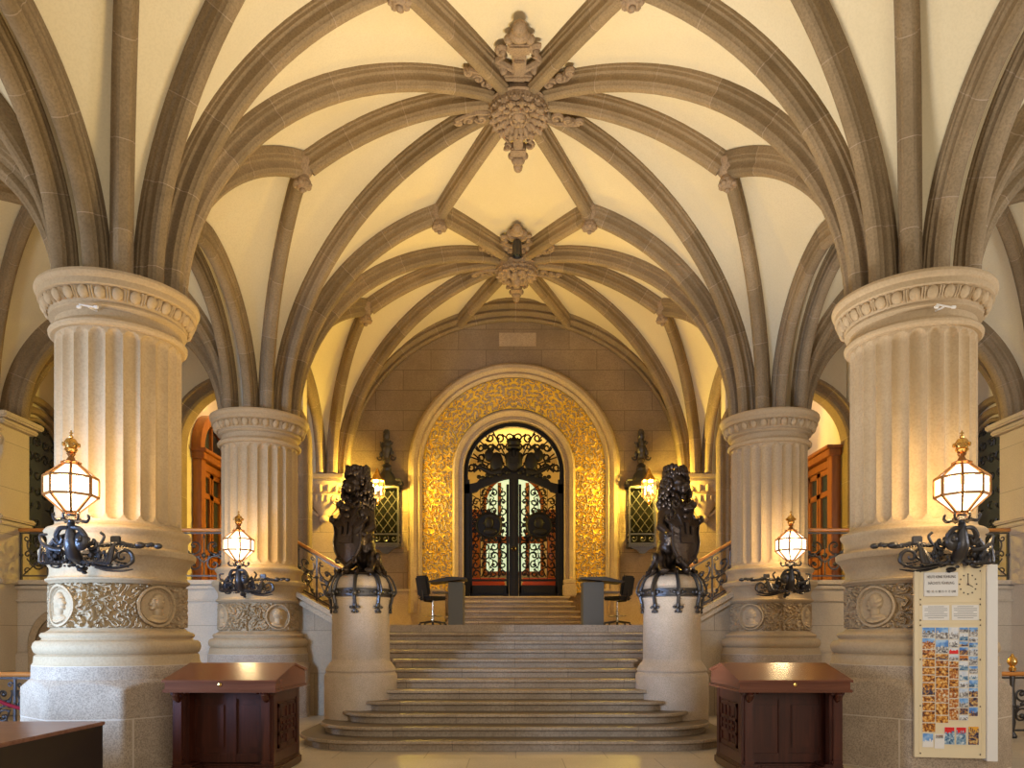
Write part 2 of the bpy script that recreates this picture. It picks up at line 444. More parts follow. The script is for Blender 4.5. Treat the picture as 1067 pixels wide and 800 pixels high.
# springer cores above the capitals
for s in (-1, 1):
    for yc in ROWS[1:]:
        for xx in (XC, XO):
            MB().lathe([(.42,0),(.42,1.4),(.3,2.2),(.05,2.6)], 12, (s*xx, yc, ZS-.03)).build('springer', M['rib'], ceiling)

# ---- carved bosses and knobs
def carved_boss(r=.48, seed=1, hanging=False):
    mb = MB(); mb.lathe([(.02,-.12),(r*.30,-.12),(r*.40,-.16),(r*.62,-.24),(r*.92,-.20),(r,-.10),(r*.98,-.0),(r*.8,.35)], 40)
    mb.tube([(r*.99*math.cos(a), r*.99*math.sin(a), -.04) for a in [2*PI*i/40 for i in range(40)]], .03, 6, closed=True)
    for ring, (rr, nl, sz, dz) in enumerate(((.62, 11, .085, -.24), (.80, 15, .10, -.22), (.93, 22, .06, -.14))):
        for i in range(nl):
            a = 2*PI*(i+.5*ring)/nl; R = Matrix.Rotation(a, 3, 'Z')
            mb.ell((r*rr*math.cos(a), r*rr*math.sin(a), dz), (sz*1.25, sz*.55, sz*.5), 8, 6, rot=R@Matrix.Rotation(.5, 3, 'Y'))
            for q in (-.14, .14): mb.ell((r*(rr+.08)*math.cos(a+q), r*(rr+.08)*math.sin(a+q), dz-.025), (sz*.32, sz*.28, sz*.35), 6, 4)
    if hanging:
        rng = random.Random(3)
        for k in range(60):
            a = rng.random()*2*PI; q = math.sqrt(rng.random())*r*.85; mb.ell((q*math.cos(a), q*math.sin(a), -.18-.22*(1-q/r)), rng.uniform(.04,.085), 7, 5)
        mb.lathe([(.01,-.50),(.06,-.48),(.1,-.42),(.13,-.35),(.16,-.2)], 14)
    else:   # face with beard and curls
        mb.ell((0, .0, -.17), (.12, .14, .10), 14, 10); mb.ell((0, .03, -.28), (.03, .05, .035), 8, 6)
        for sx in (-1, 1): mb.ell((sx*.05, -.04, -.25), (.034, .02, .02), 8, 6); mb.ell((sx*.05, .07, -.25), (.035, .03, .025), 8, 6)
        for k in range(14):
            a = PI*(k/13); mb.ell((.15*math.cos(a), -.03-.13*math.sin(a), -.17), (.035,.035,.05), 7, 5)
            mb.ell((.13*math.cos(a), .06+.13*math.sin(a), -.18), (.03,.045,.045), 7, 5)
    return mb
def crest(scale=1.):
    """flat cartouche lying on the vault, pointing along +x, hanging down -z"""
    mb = MB()
    mb.box((.30, 0, -.05), (.6, .15, .14), bev=.02); mb.box((.62, 0, -.06), (.16, .25, .14), bev=.02); mb.box((.12, 0, -.06), (.1, .34, .15), bev=.02)
    mb.box((.36, 0, -.13), (.22, .11, .05), bev=.01)
    mb.ell((.80, 0, -.08), (.09, .11, .07)); mb.ell((.92, 0, -.08), (.10, .075, .07))
    for s in (-1, 1):
        mb.ell((.73, s*.11, -.07), (.05, .05, .05))
        pts = spiral(.22, s*.17, .03, .125, 0, s*4.4, 16)+[(.36, s*.24), (.46, s*.15)]
        mb.tube([(x, y, -.06) for x, y in pts], [.03]*6+[.038]*(len(pts)-6), 6)
        mb.tube([(x, y, -.06) for x, y in spiral(.54, s*.17, .02, .075, 2, 2+s*5, 12)], .03, 6)
        mb.ell((.22, s*.17, -.07), (.05, .05, .07)); mb.ell((.54, s*.17, -.07), (.035, .035, .06))
        mb.ell((.05, s*.2, -.05), (.09, .05, .06))
    return mb.xf(Matrix.Scale(scale, 4))
def side_scroll():
    mb = MB()
    for (x, r, d) in ((.18, .09, 1), (.36, .075, -1), (.52, .055, 1)):
        mb.tube([(a, b, -.05) for a, b in spiral(x, 0, .02, r, 0, d*6.5, 16)], .028, 6); mb.ell((x, 0, -.05), .035)
    mb.tube([(0, .07, -.05), (.2, .12, -.05), (.4, .09, -.05), (.55, .04, -.05)], [.03,.03,.025,.03], 6)
    return mb
for bi in (1, 2):
    yb = (ROWS[bi]+ROWS[bi+1])/2
    b = carved_boss(.48, bi, bi == 2).build('boss', M['bossm'], ceiling, (.06, yb, ZB-.27))
    for (ang, sc) in ((-PI/2, 1.0), (PI/2, 1.0)):
        Mx = Matrix.Rotation(ang, 4, 'Z')@Matrix.Translation((.42, 0, 0))@Matrix.Rotation(.06 if ang < 0 else .30, 4, 'Y')@Matrix.Diagonal((1.22 if ang < 0 else 1.05, 1.45 if ang < 0 else 1.15, 1.4, 1))
        crest(sc).xf(Mx).build('boss_crest', M['bossm'], b, (0, 0, .22))
    for ang, zz in ((-41, .14), (221, .14), (14, .0), (166, .0)):
        Mx = Matrix.Rotation(math.radians(ang), 4, 'Z')@Matrix.Translation((.44, 0, 0))@Matrix.Diagonal((1.15, 1.15, 1.6, 1))
        side_scroll().xf(Mx).build('boss_scroll', M['bossm'], b, (0, 0, zz))
def knob():
    mb = MB().lathe([(.01,-.13),(.07,-.12),(.12,-.06),(.13,0),(.1,.06),(.10,.08),(.15,.16),(.16,.34)], 14)
    for k in range(8):
        a = 2*PI*k/8; mb.ell((.1*math.cos(a), .1*math.sin(a), -.06), (.05,.05,.04), 7, 5)
    mb.ell((0,0,-.14), .045)
    return mb
for s in (-1, 1):
    for (x, y, z) in ((1.5, 9.65, ZM), (1.5, 15, ZM), (3.5, 12.325, ZN), (3.5, 17.65, ZN)):
        knob().xf(Matrix.Diagonal((1.08,1.08,1.0,1))).build('boss_knob', M['bossm'], ceiling, (s*x, y, z-.38))
# small dark lamp hanging by the rear boss
hl = thing('pendant_lamp', 'small dark metal lamp hanging by the rear vault boss', 'lamp', (0.06, 16.45, 9.93)); hl.scale = (.66, .66, .68)
MB().lathe([(.005,.95),(.02,.95),(.02,.52),(.06,.5),(.15,.46),(.16,.1),(.19,.05),(.19,0),(.15,0),(.13,.08)], 20).build('lamp_shade', M['iron'], hl)
MB().lathe([(.0,.03),(.09,.04),(.12,.09)], 14).build('lamp_lens', M['glassd'], hl)

# ------------------------------------------------------------------ back wall with the gold portal arch
def arch_outline(cx, zc, r, z0, n=40, rx=None):
    rx = rx or r
    return [(cx+rx, z0)]+[(cx+rx*math.cos(PI*k/n), zc+r*math.sin(PI*k/n)) for k in range(n+1)]+[(cx-rx, z0)]
def wall_with_arch(y, x0, x1, z0, z1, cx, zc, r, th, name, mat, zb=None, rx=None):
    """frontal wall x0..x1 with an arched opening"""
    zb = z0 if zb is None else zb; o = arch_outline(cx, zc, r, zb, 40, rx)
    mb = MB()
    def strip(yy):
        rx_ = rx or r
        mb.add([(x0,yy,z0),(cx-rx_,yy,z0),(cx-rx_,yy,z1),(x0,yy,z1)], [(0,1,2,3)])
        mb.add([(cx+rx_,yy,z0),(x1,yy,z0),(x1,yy,z1),(cx+rx_,yy,z1)], [(0,1,2,3)])
        for k in range(1, len(o)-2):
            a, b = o[k], o[k+1]
            mb.add([(a[0],yy,a[1]),(a[0],yy,z1),(b[0],yy,z1),(b[0],yy,b[1])], [(0,1,2,3)])
    strip(y); strip(y+th)
    for a, b in zip(o, o[1:]): mb.add([(a[0],y,a[1]),(b[0],y,b[1]),(b[0],y+th,b[1]),(a[0],y+th,a[1])], [(0,1,2,3)])
    mb.add([(x0,y,z0),(x0,y+th,z0),(x0,y+th,z1),(x0,y,z1)], [(0,1,2,3)]); mb.add([(x1,y,z0),(x1,y+th,z0),(x1,y+th,z1),(x1,y,z1)], [(0,1,2,3)])
    return mb.build(name, mat)
YW = 20.3
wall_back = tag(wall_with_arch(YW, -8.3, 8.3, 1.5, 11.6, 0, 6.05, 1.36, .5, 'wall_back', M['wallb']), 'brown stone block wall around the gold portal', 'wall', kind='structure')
def moulding(prof, path, name, mat, parent=None, closed=False):
    """prof [(radial outward, y)] swept round an arch path list of ((x,z),(nx,nz))"""
    vs = []; n = len(prof); uv = []; d = 0
    for i, (p, nn) in enumerate(path):
        if i: d += math.dist(p, path[i-1][0])
        for (ro, yy) in prof: vs.append((p[0]+nn[0]*ro, yy, p[1]+nn[1]*ro)); uv.append((d, ro))
    fs = [(i*n+j, i*n+j+1, (i+1)*n+j+1, (i+1)*n+j) for i in range(len(path)-1) for j in range(n-1)]
    return MB().add(vs, fs, True).build(name, mat, parent, uv=uv)
def arch_path(cx, zc, r, z0, n=40, rx=None):
    rx = rx or r; out = [((cx+rx, z0), (1, 0))]
    for k in range(n+1):
        a = PI*k/n; out.append(((cx+rx*math.cos(a), zc+r*math.sin(a)), (math.cos(a), math.sin(a))))
    return out+[((cx-rx, z0), (-1, 0))]
PY = YW
moulding([(0,PY+.45),(0,PY-.04),(.03,PY-.07),(.07,PY-.04),(.09,PY-.05),(.12,PY-.02),(.2,PY-.12),(.24,PY-.15),(.28,PY-.13),(.3,PY-.08),(.3,PY+.05)], arch_path(0,6.05,1.36,2.65), 'inner_archivolt', M['trimst'], wall_back)
moulding([(0,PY+.03),(0,PY-.10),(.03,PY-.14),(.08,PY-.16),(.13,PY-.13),(.15,PY-.17),(.22,PY-.22),(.3,PY-.22),(.36,PY-.17),(.39,PY-.10),(.40,PY+.02)], arch_path(0,6.1,2.47,2.2), 'outer_archivolt', M['trimst'], wall_back)
# gold panel with carved foliage in relief
def gold_panel():
    r0, r1, zc = 1.66, 2.48, 6.08; nv = 66
    leg = zc-2.75; nl = 250; na = 330
    S = []; 
    for k in range(nl): S.append(('l', k/nl))
    for k in range(na+1): S.append(('a', k/na))
    for k in range(1, nl+1): S.append(('r', k/nl))
    V = np.linspace(0, r1-r0, nv); base = np.zeros((len(S), nv, 3)); U = np.zeros(len(S))
    for i, (t, q) in enumerate(S):
        rr = r0+V
        if t == 'l': base[i,:,0] = rr; base[i,:,2] = 2.75+leg*q; U[i] = leg*q
        elif t == 'a': base[i,:,0] = rr*math.cos(PI*q); base[i,:,2] = zc+rr*math.sin(PI*q); U[i] = leg+PI*2.05*q
        else: base[i,:,0] = -rr; base[i,:,2] = zc-leg*q; U[i] = leg+PI*2.05+leg*q
    mid = U[-1]/2; UU, VV = np.meshgrid(np.abs(U-mid), V, indexing='ij')
    H = foliage(UU, VV, 4, 1.25, .273)
    edge = smoothstep(0, .03, VV)*smoothstep(0, .03, (r1-r0)-VV); H = H*edge
    base[:,:,1] = PY-.05-.055*H
    Hc = (H[:-1,:-1]+H[1:,1:]+H[1:,:-1]+H[:-1,1:])/4
    mi = (Hc > .42).astype(int)
    return MB().grid(base, mi=mi.tolist())
gold_panel().build('carved_gold_panel', [M['gold'], M['trimst']], wall_back, norm=False)
# big wall rib arch (stepped mouldings) in front of the back wall
WA = []
for k in range(61):
    a = PI*k/60; WA.append(((4.42*math.cos(a)*(1), ZS+.2+4.02*math.sin(a)), (math.cos(a), math.sin(a))))
moulding([(0,YW+.02),(0,YW-.08),(.05,YW-.13),(.12,YW-.10),(.14,YW-.16),(.2,YW-.22),(.27,YW-.19),(.29,YW-.26),(.36,YW-.33),(.44,YW-.30),(.46,YW-.38),(.55,YW-.42),(.62,YW-.38),(.66,YW-.2),(.68,YW+.02)],
         WA, 'wall_arch', M['rib'], wall_back)
# plain lintel block, dado
MB().box((.1, YW-.005, 9.62), (1.0, .03, .36)).build('pale_block', M['trimst'], wall_back)
dado = MB().box((-3.25, YW-.06, 2.3), (2.8, .16, 1.0)).box((3.25, YW-.06, 2.3), (2.8, .16, 1.0))
dado.box((-3.25, YW-.09, 2.82), (2.8, .22, .06), bev=.02).box((3.25, YW-.09, 2.82), (2.8, .22, .06), bev=.02)
dado.build('dado', M['trimst'], wall_back)
for s in (-1, 1):   # jamb bases
    MB().box((s*1.5, YW-.16, 2.82), (.36, .34, .34), bev=.03).box((s*1.5, YW-.13, 3.05), (.33, .26, .14), bev=.03).build('jamb_base', M['trimst'], wall_back)

# corbels under the vault springing on the back wall
def scroll_bracket(w=.7, h=1.0, d=.6):
    mb = MB()
    mb.box((0, -d*.42, -.06), (w*1.5, d, .12), bev=.02); mb.box((0, -d*.36, -.17), (w*1.35, d*.85, .1), bev=.03)
    mb.lathe([(d*.95,-.2),(d*.92,-.28),(d*.75,-.45),(d*.6,-.5),(d*.55,-.7),(d*.3,-.95),(d*.25,-1.05),(.02,-1.12)], 20, (0,0,0), PI, 2*PI)
    for k in range(9):    # gadroons
        a = PI+PI*(k+.5)/9; mb.ell((d*.86*math.cos(a), d*.86*math.sin(a), -.36), (.05,.05,.13), 8, 6)
        mb.ell((d*.6*math.cos(a), d*.6*math.sin(a), -.62), (.035,.035,.1), 7, 5)
    mb.ell((0, -.12, -1.14), (.12,.12,.1), 12, 8)
    for s in (-1, 1):
        for y in (-.08, -d*.5):
            mb.tube([(a, y, b) for a, b in spiral(s*w*.62, -.34, .02, .13, 0, s*7.5, 20)], .035, 6)
            mb.tube([(a, y, b) for a, b in spiral(s*w*.42, -.72, .02, .09, 1, 1+s*6.5, 16)], .028, 6)
        mb.ell((s*w*.62, -d*.3, -.34), (.05, d*.35, .05), 8, 6)
        mb.tube([(s*w*.75, -.05, -.3), (s*w*.7, -.05, -.55), (s*w*.5, -.05, -.85), (s*w*.2, -.05, -1.05)], [.06,.07,.05,.03], 6)
    return mb
for s, nm in ((-1, 'left'), (1, 'right')):
    cb = scroll_bracket(.75, 1.1, .62).build('vault_corbel', M['trimst'], None, (s*XC, YW-.045, ZS-.01))
    tag(cb, f'carved scroll corbel on back wall under the {nm} vault ribs', 'corbel', 'back wall corbels')
    cb.scale = (1.12, 1, 1)

# ------------------------------------------------------------------ floors
MB().box((0, 8, -.1), (30, 36, .2)).build('floor', M['floor'])
tag(COL.objects['floor'], 'pale stone slab floor of the hall', 'floor', kind='structure')
lp = [(-2.55, 14.02), (2.55, 14.02), (2.55, 15.1), (4.6, 15.1), (4.6, YW), (-4.6, YW), (-4.6, 15.1), (-2.55, 15.1)]
tag(MB().prism(lp, .4, 1.80, 'xy').build('floor_landing', M['step']), 'middle stone landing between the two stair flights', 'landing', kind='structure')
for s, nm in ((-1, 'left'), (1, 'right')):
    pg = [(s*4.62, 15.15), (s*10.8, 15.15), (s*10.8, 21.5), (s*7.9, 21.5), (s*7.9, YW), (s*4.62, YW)]
    tag(MB().prism(pg, 2.45, 2.65, 'xy').build('floor_gallery_'+nm, M['step']), nm+' gallery floor behind the balustrade', 'floor', kind='structure')

# ------------------------------------------------------------------ front gallery walls at y = 15
for s, nm in ((-1, 'left'), (1, 'right')):
    mb = MB().prism([(s*4.95, 0), (s*13, 0), (s*13, 2.62), (s*4.95, 2.62)], 14.98, 15.25, 'xz')
    w = tag(mb.build('wall_gallery_'+nm, M['wallp']), f'pale stone wall carrying the {nm} gallery', 'wall', kind='structure')
    MB().prism([(s*2.55, 0), (s*4.95, 0), (s*4.95, 2.62), (s*4.72, 2.62), (s*3.30, 1.80), (s*2.55, 1.80)], 14.98, 15.25, 'xz').build('stair_side_wall', M['shadedst'], w)
    mm = MB()
    for (z, h, d) in ((2.66, .09, .13), (2.56, .07, .08), (2.30, .05, .05), (1.28, .04, .02)):
        mm.box((s*(8.95), 14.98-d/2+.06, z), (8.3, d+.12, h), bev=.012)
    mm.box((s*8.95, 14.95, .62), (8.3, .06, 1.26), bev=.01)
    mm.build('ledge_moulding', M['pale'], w)
    st = MB()
    for dz, dd in ((.0, .16), (-.13, .08)):
        a = Vector((s*4.74, 14.98-dd/2+.08, 2.66+dz)); b = Vector((s*3.2, 14.98-dd/2+.08, 1.78+dz)); st.bar(a, b, .16+dd, .1)
    st.build('sloping_string', M['trimst'], w)
    # arched niche in the wall, seen beside the near column
    if s < 0:
        moulding([(0,14.99),(0,14.93),(.04,14.91),(.12,14.91),(.15,14.94),(.15,14.99)], arch_path(-8.95, 1.42, .62, .3), 'niche_arch', M['trimst'], w)
        MB().prism([(x, z) for x, z in arch_outline(-8.95, 1.42, .60, .3, 24)], 14.945, 14.99, 'xz').build('niche_panel', M['wallb'], w)
# outer piers, aisle walls
for s, nm in ((-1, 'left'), (1, 'right')):
    t = thing('pier', f'stone wall pier with scroll capital at the far {nm} edge', 'pier', (s*10.9, 14.9, 0), kind='structure')
    MB().box((0, 0, 2.95), (1.9, .9, 5.85)).box((0, -.02, 3.9), (2.14, 1.06, .09), bev=.03).box((0, -.01, 3.8), (2.04, .98, .08), bev=.02).build('pier_shaft', M['wallp'], t)
    MB().box((0, 0, 5.86), (2.36, 1.2, .12), bev=.03).box((0, 0, 5.74), (2.2, 1.08, .1), bev=.03).box((0, 0, 2.66), (2.1, 1.02, .1), bev=.02).build('capital_slab', M['pale'], t)
    b1 = scroll_bracket(.55, .9, .34).build('capital_scroll', M['pale'], t, (-s*.62, -.44, 5.68))
    b2 = scroll_bracket(.55, .9, .34).build('capital_scroll', M['pale'], t, (s*.5, -.44, 5.68))
    MB().lathe([(.42,1.15),(.5,1.15),(.5,1.3),(.47,1.34),(.5,1.4),(.5,1.46),(.42,1.52),(.39,1.6),(.39,2.5),(.43,2.56),(.46,2.62)], 24, (-s*.35, -.42, 0)).box((-s*.35, -.35, .58), (1.15, .6, 1.16), bev=.02).build('engaged_column', M['pale'], t)
    # aisle side wall
    w = tag(MB().box((s*10.75, 11.2, 6), (.3, 14, 12)).build('wall_'+nm, M['plast']), f'{nm} aisle wall with a dark arched window', 'wall', kind='structure')
    wn = thing('window_1' if s < 0 else 'window_2', f'dark leaded arched window in the {nm} aisle wall', 'window', (s*10.58, 16.55, 2.65), kind='structure')
    MB().prism([(y, z) for y, z in arch_outline(0, 2.9, .78, .5, 24)], -s*.01, -s*.03, 'yz').build('glazing', M['glassd'], wn)
    fr = MB(); o = arch_outline(0, 2.9, .8, .5, 24); fr.tube([(-s*.05, a, b) for a, b in o], .05, 6)
    for rr in (1.0, 1.25):
        fr.tube([(-s*.02, a, b) for a, b in arch_outline(0, 2.9, rr, .0, 24)], .09, 8)
    fr.build('window_frame', M['rib'], wn)
    lt = MB(); rng = random.Random(5)
    for i in range(5):
        for j in range(9):
            cy = -.6+.3*i; cz = .7+.36*j
            if cz > 3.3 and abs(cy) > .45: continue
            lt.tube([(-s*.05, a, b) for a, b in spiral(cy, cz, .02, .14, rng.random()*6, rng.random()*6+6, 12)], .014, 4)
    lt.build('tracery', M['iron'], wn)
    # frontal arch closing the rear gallery bay, room with the wooden portal behind it
    fw = tag(wall_with_arch(17.9, s*10.6 if s < 0 else 5.05, -5.05 if s < 0 else 10.6, 2.6, 10.5, s*6.55, 6.12, 1.42, .35, 'wall_gallery_arch_'+nm, M['plast'], zb=2.65), f'{nm} gallery cross wall with a round arch', 'wall', kind='structure')
    moulding([(0,18.2),(0,17.84),(.05,17.80),(.12,17.82),(.15,17.78),(.20,17.74),(.22,17.70),(.27,17.68),(.30,17.72),(.32,17.92)], arch_path(s*6.55, 6.12, 1.40, 2.65, 30), 'arch_moulding', M['rib'], fw)
    sw = tag(MB().box((s*8.06, 19.6, 5.7), (.2, 3.5, 6.2)).build('wall_lobby_'+nm, M['plast']), f'cream side wall of the {nm} lobby with a wooden portal', 'wall', kind='structure')
    tag(MB().box((s*6.5, 21.2, 5.7), (3.3, .2, 6.2)).build('wall_lobby_back_'+nm, M['plast']), f'cream end wall of the {nm} lobby', 'wall', kind='structure')
    tag(MB().box((s*6.5, 19.6, 8.8), (3.3, 3.4, .1)).build('ceiling_lobby_'+nm, M['plast']), f'ceiling of the {nm} lobby', 'ceiling', kind='structure')
    # wooden portal on the side wall (faces the nave)
    dn = thing('door_2' if s < 0 else 'door_3', f'{"arched" if s < 0 else "square headed"} oak portal with glass panes beyond the {nm} gallery', 'door', (s*7.95, 19.45 if s < 0 else 19.3, 2.65), kind='structure')
    X = -s
    def fb(mb, y0, y1, z0, z1, d0, d1): mb.box((X*(d0+d1)/2, (y0+y1)/2, (z0+z1)/2), (abs(d1-d0), y1-y0, z1-z0), bev=.012)
    fm = MB()
    W = .80 if s < 0 else .95; top = 3.35
    for y in (-W, W): fb(fm, y-.14, y+.14, 0, top, 0, .22)
    fb(fm, -W-.2, W+.2, top-.02, top+.14, 0, .3); fb(fm, -W-.26, W+.26, top+.14, top+.22, 0, .38); fb(fm, -W-.12, W+.12, top-.22, top-.04, 0, .16)
    if s < 0:
        fm.merge(MB().prism([(a, b) for a, b in arch_outline(0, 3.6, 1.02, 3.5, 24)]+[(a, b) for a, b in reversed(arch_outline(0, 3.6, .78, 3.5, 24))], 0, X*.24, 'yz'))
        fb(fm, -.04, .04, 3.5, 4.35, .02, .12)
    fm.build('portal_frame', M['port'], dn)
    for k, y in enumerate((-.33, .33)):
        d = MB(); fb(d, y-.31, y-.2, 0, top-.22, .02, .1); fb(d, y+.2, y+.31, 0, top-.22, .02, .1)
        for z in (0, 1.0, 2.45, 3.0): fb(d, y-.31, y+.31, z, z+.14, .02, .1)
        fb(d, y-.2, y+.2, .1, 1.05, .02, .05)
        l = d.build('door_leaf', M['port'], dn)
        g = MB(); fb(g, y-.2, y+.2, 1.1, top-.24, .03, .045); g.build('pane', M['glassd'], l)
    if s < 0:
        g = MB().prism([(a, b) for a, b in arch_outline(0, 3.6, .8, 3.5, 24)], X*.02, X*.04, 'yz'); g.build('fanlight', M['glassd'], dn)

# ------------------------------------------------------------------ columns
def flute_shaft(R=.728, z0=2.98, z1=5.30, nf=24, per=8, nz=40, d=.058):
    zs = np.concatenate([np.linspace(z0, z0+.14, 9), np.linspace(z0+.2, z1-.2, 10), np.linspace(z1-.14, z1, 9)])
    n = nf*per; th = np.arange(n)*2*PI/n; u = (np.arange(n) % per)/per*2-1   # -1 at arris
    w = 2*PI*R/nf/2*.98; P = np.zeros((len(zs), n, 3))
    for i, z in enumerate(zs):
        cap = min(1., max(0, 1-((max(0, z0+.12-z))/.10)**2)) if z < z0+.12 else (max(0, 1-((max(0, z-(z1-.12)))/.10)**2) if z > z1-.12 else 1.)
        lim = math.sqrt(cap)
        prof = np.where(np.abs(u) < .90*lim+1e-6, 1-(u/max(.9*lim, 1e-3))**2, 0)*lim if lim > .02 else np.zeros(n)
        r = R-d*np.clip(prof, 0, 1)**.6
        P[i,:,0] = r*np.cos(th); P[i,:,1] = r*np.sin(th); P[i,:,2] = z
    return MB().grid(P, closed_u=True)
def head(px, pz, face=1, beard=True):
    """relief height of a portrait bust in a disc, px,pz in units of the disc radius; face=+1 looks to +x"""
    x = px*face; h = np.zeros_like(px)
    def e(cx, cz, rx, rz, hh):
        q = ((x-cx)/rx)**2+((pz-cz)/rz)**2; return hh*np.sqrt(np.clip(1-q, 0, 1))
    for a in ((-.05,.22,.36,.42,1.), (.18,.12,.2,.34,.8), (.34,.10,.10,.09,.7), (.26,-.10,.14,.10,.75), (-.02,-.28,.24,.34,.8), (-.12,-.78,.62,.42,.85), (.22,.33,.12,.06,.95), (-.14,.20,.07,.11,1.1)):
        h = np.maximum(h, e(*a))
    h = h+.12*np.sin(24*np.hypot(x+.1, pz-.6))*(h > .3)*(pz < -.42)
    h = h+.10*np.sin(30*(x*.6+pz))*(h > .3)*((x < -.2) & (pz > -.1))
    return h
def frieze(R=.757, z0=1.69, z1=2.23, meds=(60, -30, 150, -120), face=1, nth=760, nz=76, seed=2, hh=.062):
    th = np.arange(nth)*2*PI/nth; z = np.linspace(z0, z1, nz); T, Z = np.meshgrid(th, z)
    H = foliage(T*R, Z, seed, 1.15, .20)*.9
    zc = (z0+z1)/2; rm = (z1-z0)/2-.012
    for k, m in enumerate(meds):
        a0 = math.radians(m-90); da = (T-a0+PI) % (2*PI)-PI; X = da*R; D = np.hypot(X, Z-zc)/rm
        ring = np.where(np.abs(D-.93) < .07, .8, 0)+np.where(np.abs(D-.80) < .03, .45, 0)
        hd = head(X/rm, (Z-zc)/rm, face*(1 if k % 2 == 0 else -1))*.95*(D < .8)
        H = np.where(D < 1.0, np.maximum(ring, hd+.12), H*smoothstep(1.0, 1.06, D))
    H = H*smoothstep(0, .015, Z-z0)*smoothstep(0, .015, z1-Z)
    r = R-.01+hh*H; P = np.stack([r*np.cos(T), r*np.sin(T), Z], -1)
    return MB().grid(P, closed_u=True)
def col_plinth(rot):
    mb = MB(); n = 160; zs = [0, .3, .6, .8, .90, .94, .97, 1.0, 1.02, 1.04, 1.06, 1.075, 1.08]
    P = np.zeros((len(zs), n, 3))
    for i, z in enumerate(zs):
        for j in range(n):
            a = 2*PI*j/n; q = ((a-rot+PI/8) % (PI/4))-PI/8
            ro = 1.005/math.cos(q); rc = .975+(1.08-z)*1.0
            r = min(ro, rc); P[i, j] = (r*math.cos(a), r*math.sin(a), z)
    mb.grid(P, closed_u=True, smooth=True)
    mb.lathe([(.975,1.08),(.975,1.09),(.972,1.24)], 64)
    return mb
LOWPROF = [(1.05,1.24),(1.03,1.27),(1.02,1.35),(.99,1.37),(1.02,1.39),(1.04,1.43),(1.045,1.46),(1.03,1.51),(1.0,1.535),(.95,1.54),(.93,1.56),(.955,1.585),(.96,1.605),(.94,1.63),(.90,1.64),(.86,1.66),(.83,1.69)]
UPPROF = [(.82,2.23),(.84,2.25),(.875,2.27),(.88,2.29),(.85,2.31),(.83,2.36),(.83,2.42),(.85,2.46),(.88,2.50),(.90,2.54),(.945,2.57),(.955,2.60),(.955,2.64),(.93,2.66),(.90,2.67),(.86,2.68),(.85,2.70),(.85,2.80),(.865,2.83),(.89,2.86),(.895,2.89),(.87,2.92),(.82,2.935),(.77,2.955),(.745,2.98)]
CAPPROF = [(.745,5.30),(.80,5.305),(.825,5.33),(.83,5.36),(.81,5.39),(.80,5.40),(.76,5.41),(.755,5.50),(.79,5.515),(.82,5.53),(.82,5.55),(.80,5.56),(.80,5.57)]
CAPPROF2 = [(.80,5.57),(.83,5.60),(.85,5.66),(.88,5.72),(.93,5.725),(.945,5.735),(.945,5.80),(.96,5.81),(.975,5.83),(.985,5.86),(.975,5.895),(.955,5.905),(.3,5.91)]
def eggs():
    mb = MB(); n = 28
    for k in range(n):
        a = 2*PI*k/n; R = Matrix.Rotation(a, 3, 'Z')
        mb.ell((.868*math.cos(a), .868*math.sin(a), 5.655), (.045,.066,.078), 10, 8, rot=R@Matrix.Rotation(.45, 3, 'Y'))
        for q in (-.42, .42):
            b = a+q*2*PI/n; mb.tube([((.86+d)*math.cos(b), (.86+d)*math.sin(b), z) for d, z in ((-.02,5.59),(.025,5.65),(.055,5.71))], .011, 4)
    mb.v = [(x_*.965, y_*.965, z_) for x_, y_, z_ in mb.v]
    return mb
shared = dict(sh=None)
def column(x, y, label, meds, face, rot, near):
    t = thing('stone_column', label, 'column', (x, y, 0), group='great fluted columns of the hall')
    col_plinth(rot).build('plinth', M['rough'], t)
    MB().lathe([(r_*.925, z_) for r_, z_ in LOWPROF], 72).build('base', M['col'], t)
    frieze(meds=meds, face=face, seed=2+int(abs(x)+y), nth=760 if near else 520, nz=76 if near else 52).build('portrait_frieze', M['col'], t, norm=False)
    MB().lathe([(min(r_*.945, r_*.945 if z_ < 2.93 else 9) if z_ < 2.95 else {2.955:.745,2.98:.728}[z_], z_) for r_, z_ in UPPROF], 72).build('cornice', M['col'], t)
    if shared['sh'] is None:
        shared['sh'] = flute_shaft().build('shaft', M['col'], t); shared['cap'] = MB().lathe([(r_*.965, z_) for r_, z_ in CAPPROF], 72).lathe([(r_*.965, z_) for r_, z_ in CAPPROF2], 72).build('capital', M['col'], t); shared['egg'] = eggs().build('egg_moulding', M['col'], shared['cap'])
    else:
        for k in ('sh', 'cap'):
            o = shared[k].copy(); COL.objects.link(o); o.parent = t
            if k == 'cap': e = shared['egg'].copy(); COL.objects.link(e); e.parent = o
    return t
A8 = math.radians(-90+6)
column(-XC, 9.65, 'big fluted stone column on the left in front, behind the left writing desk', (60, -30, 150, -120), -1, math.radians(-84), True)
column(XC, 9.65, 'big fluted stone column on the right in front, with the postcard board', (-60, 32, 122, -150), -1, math.radians(-96), True)
column(-XC, 15, 'smaller looking fluted stone column on the left behind the front one', (45, -48, 135, -135), 1, math.radians(-84), False)
column(XC, 15, 'smaller looking fluted stone column on the right behind the front one', (-45, 48, 135, -135), -1, math.radians(-96), False)

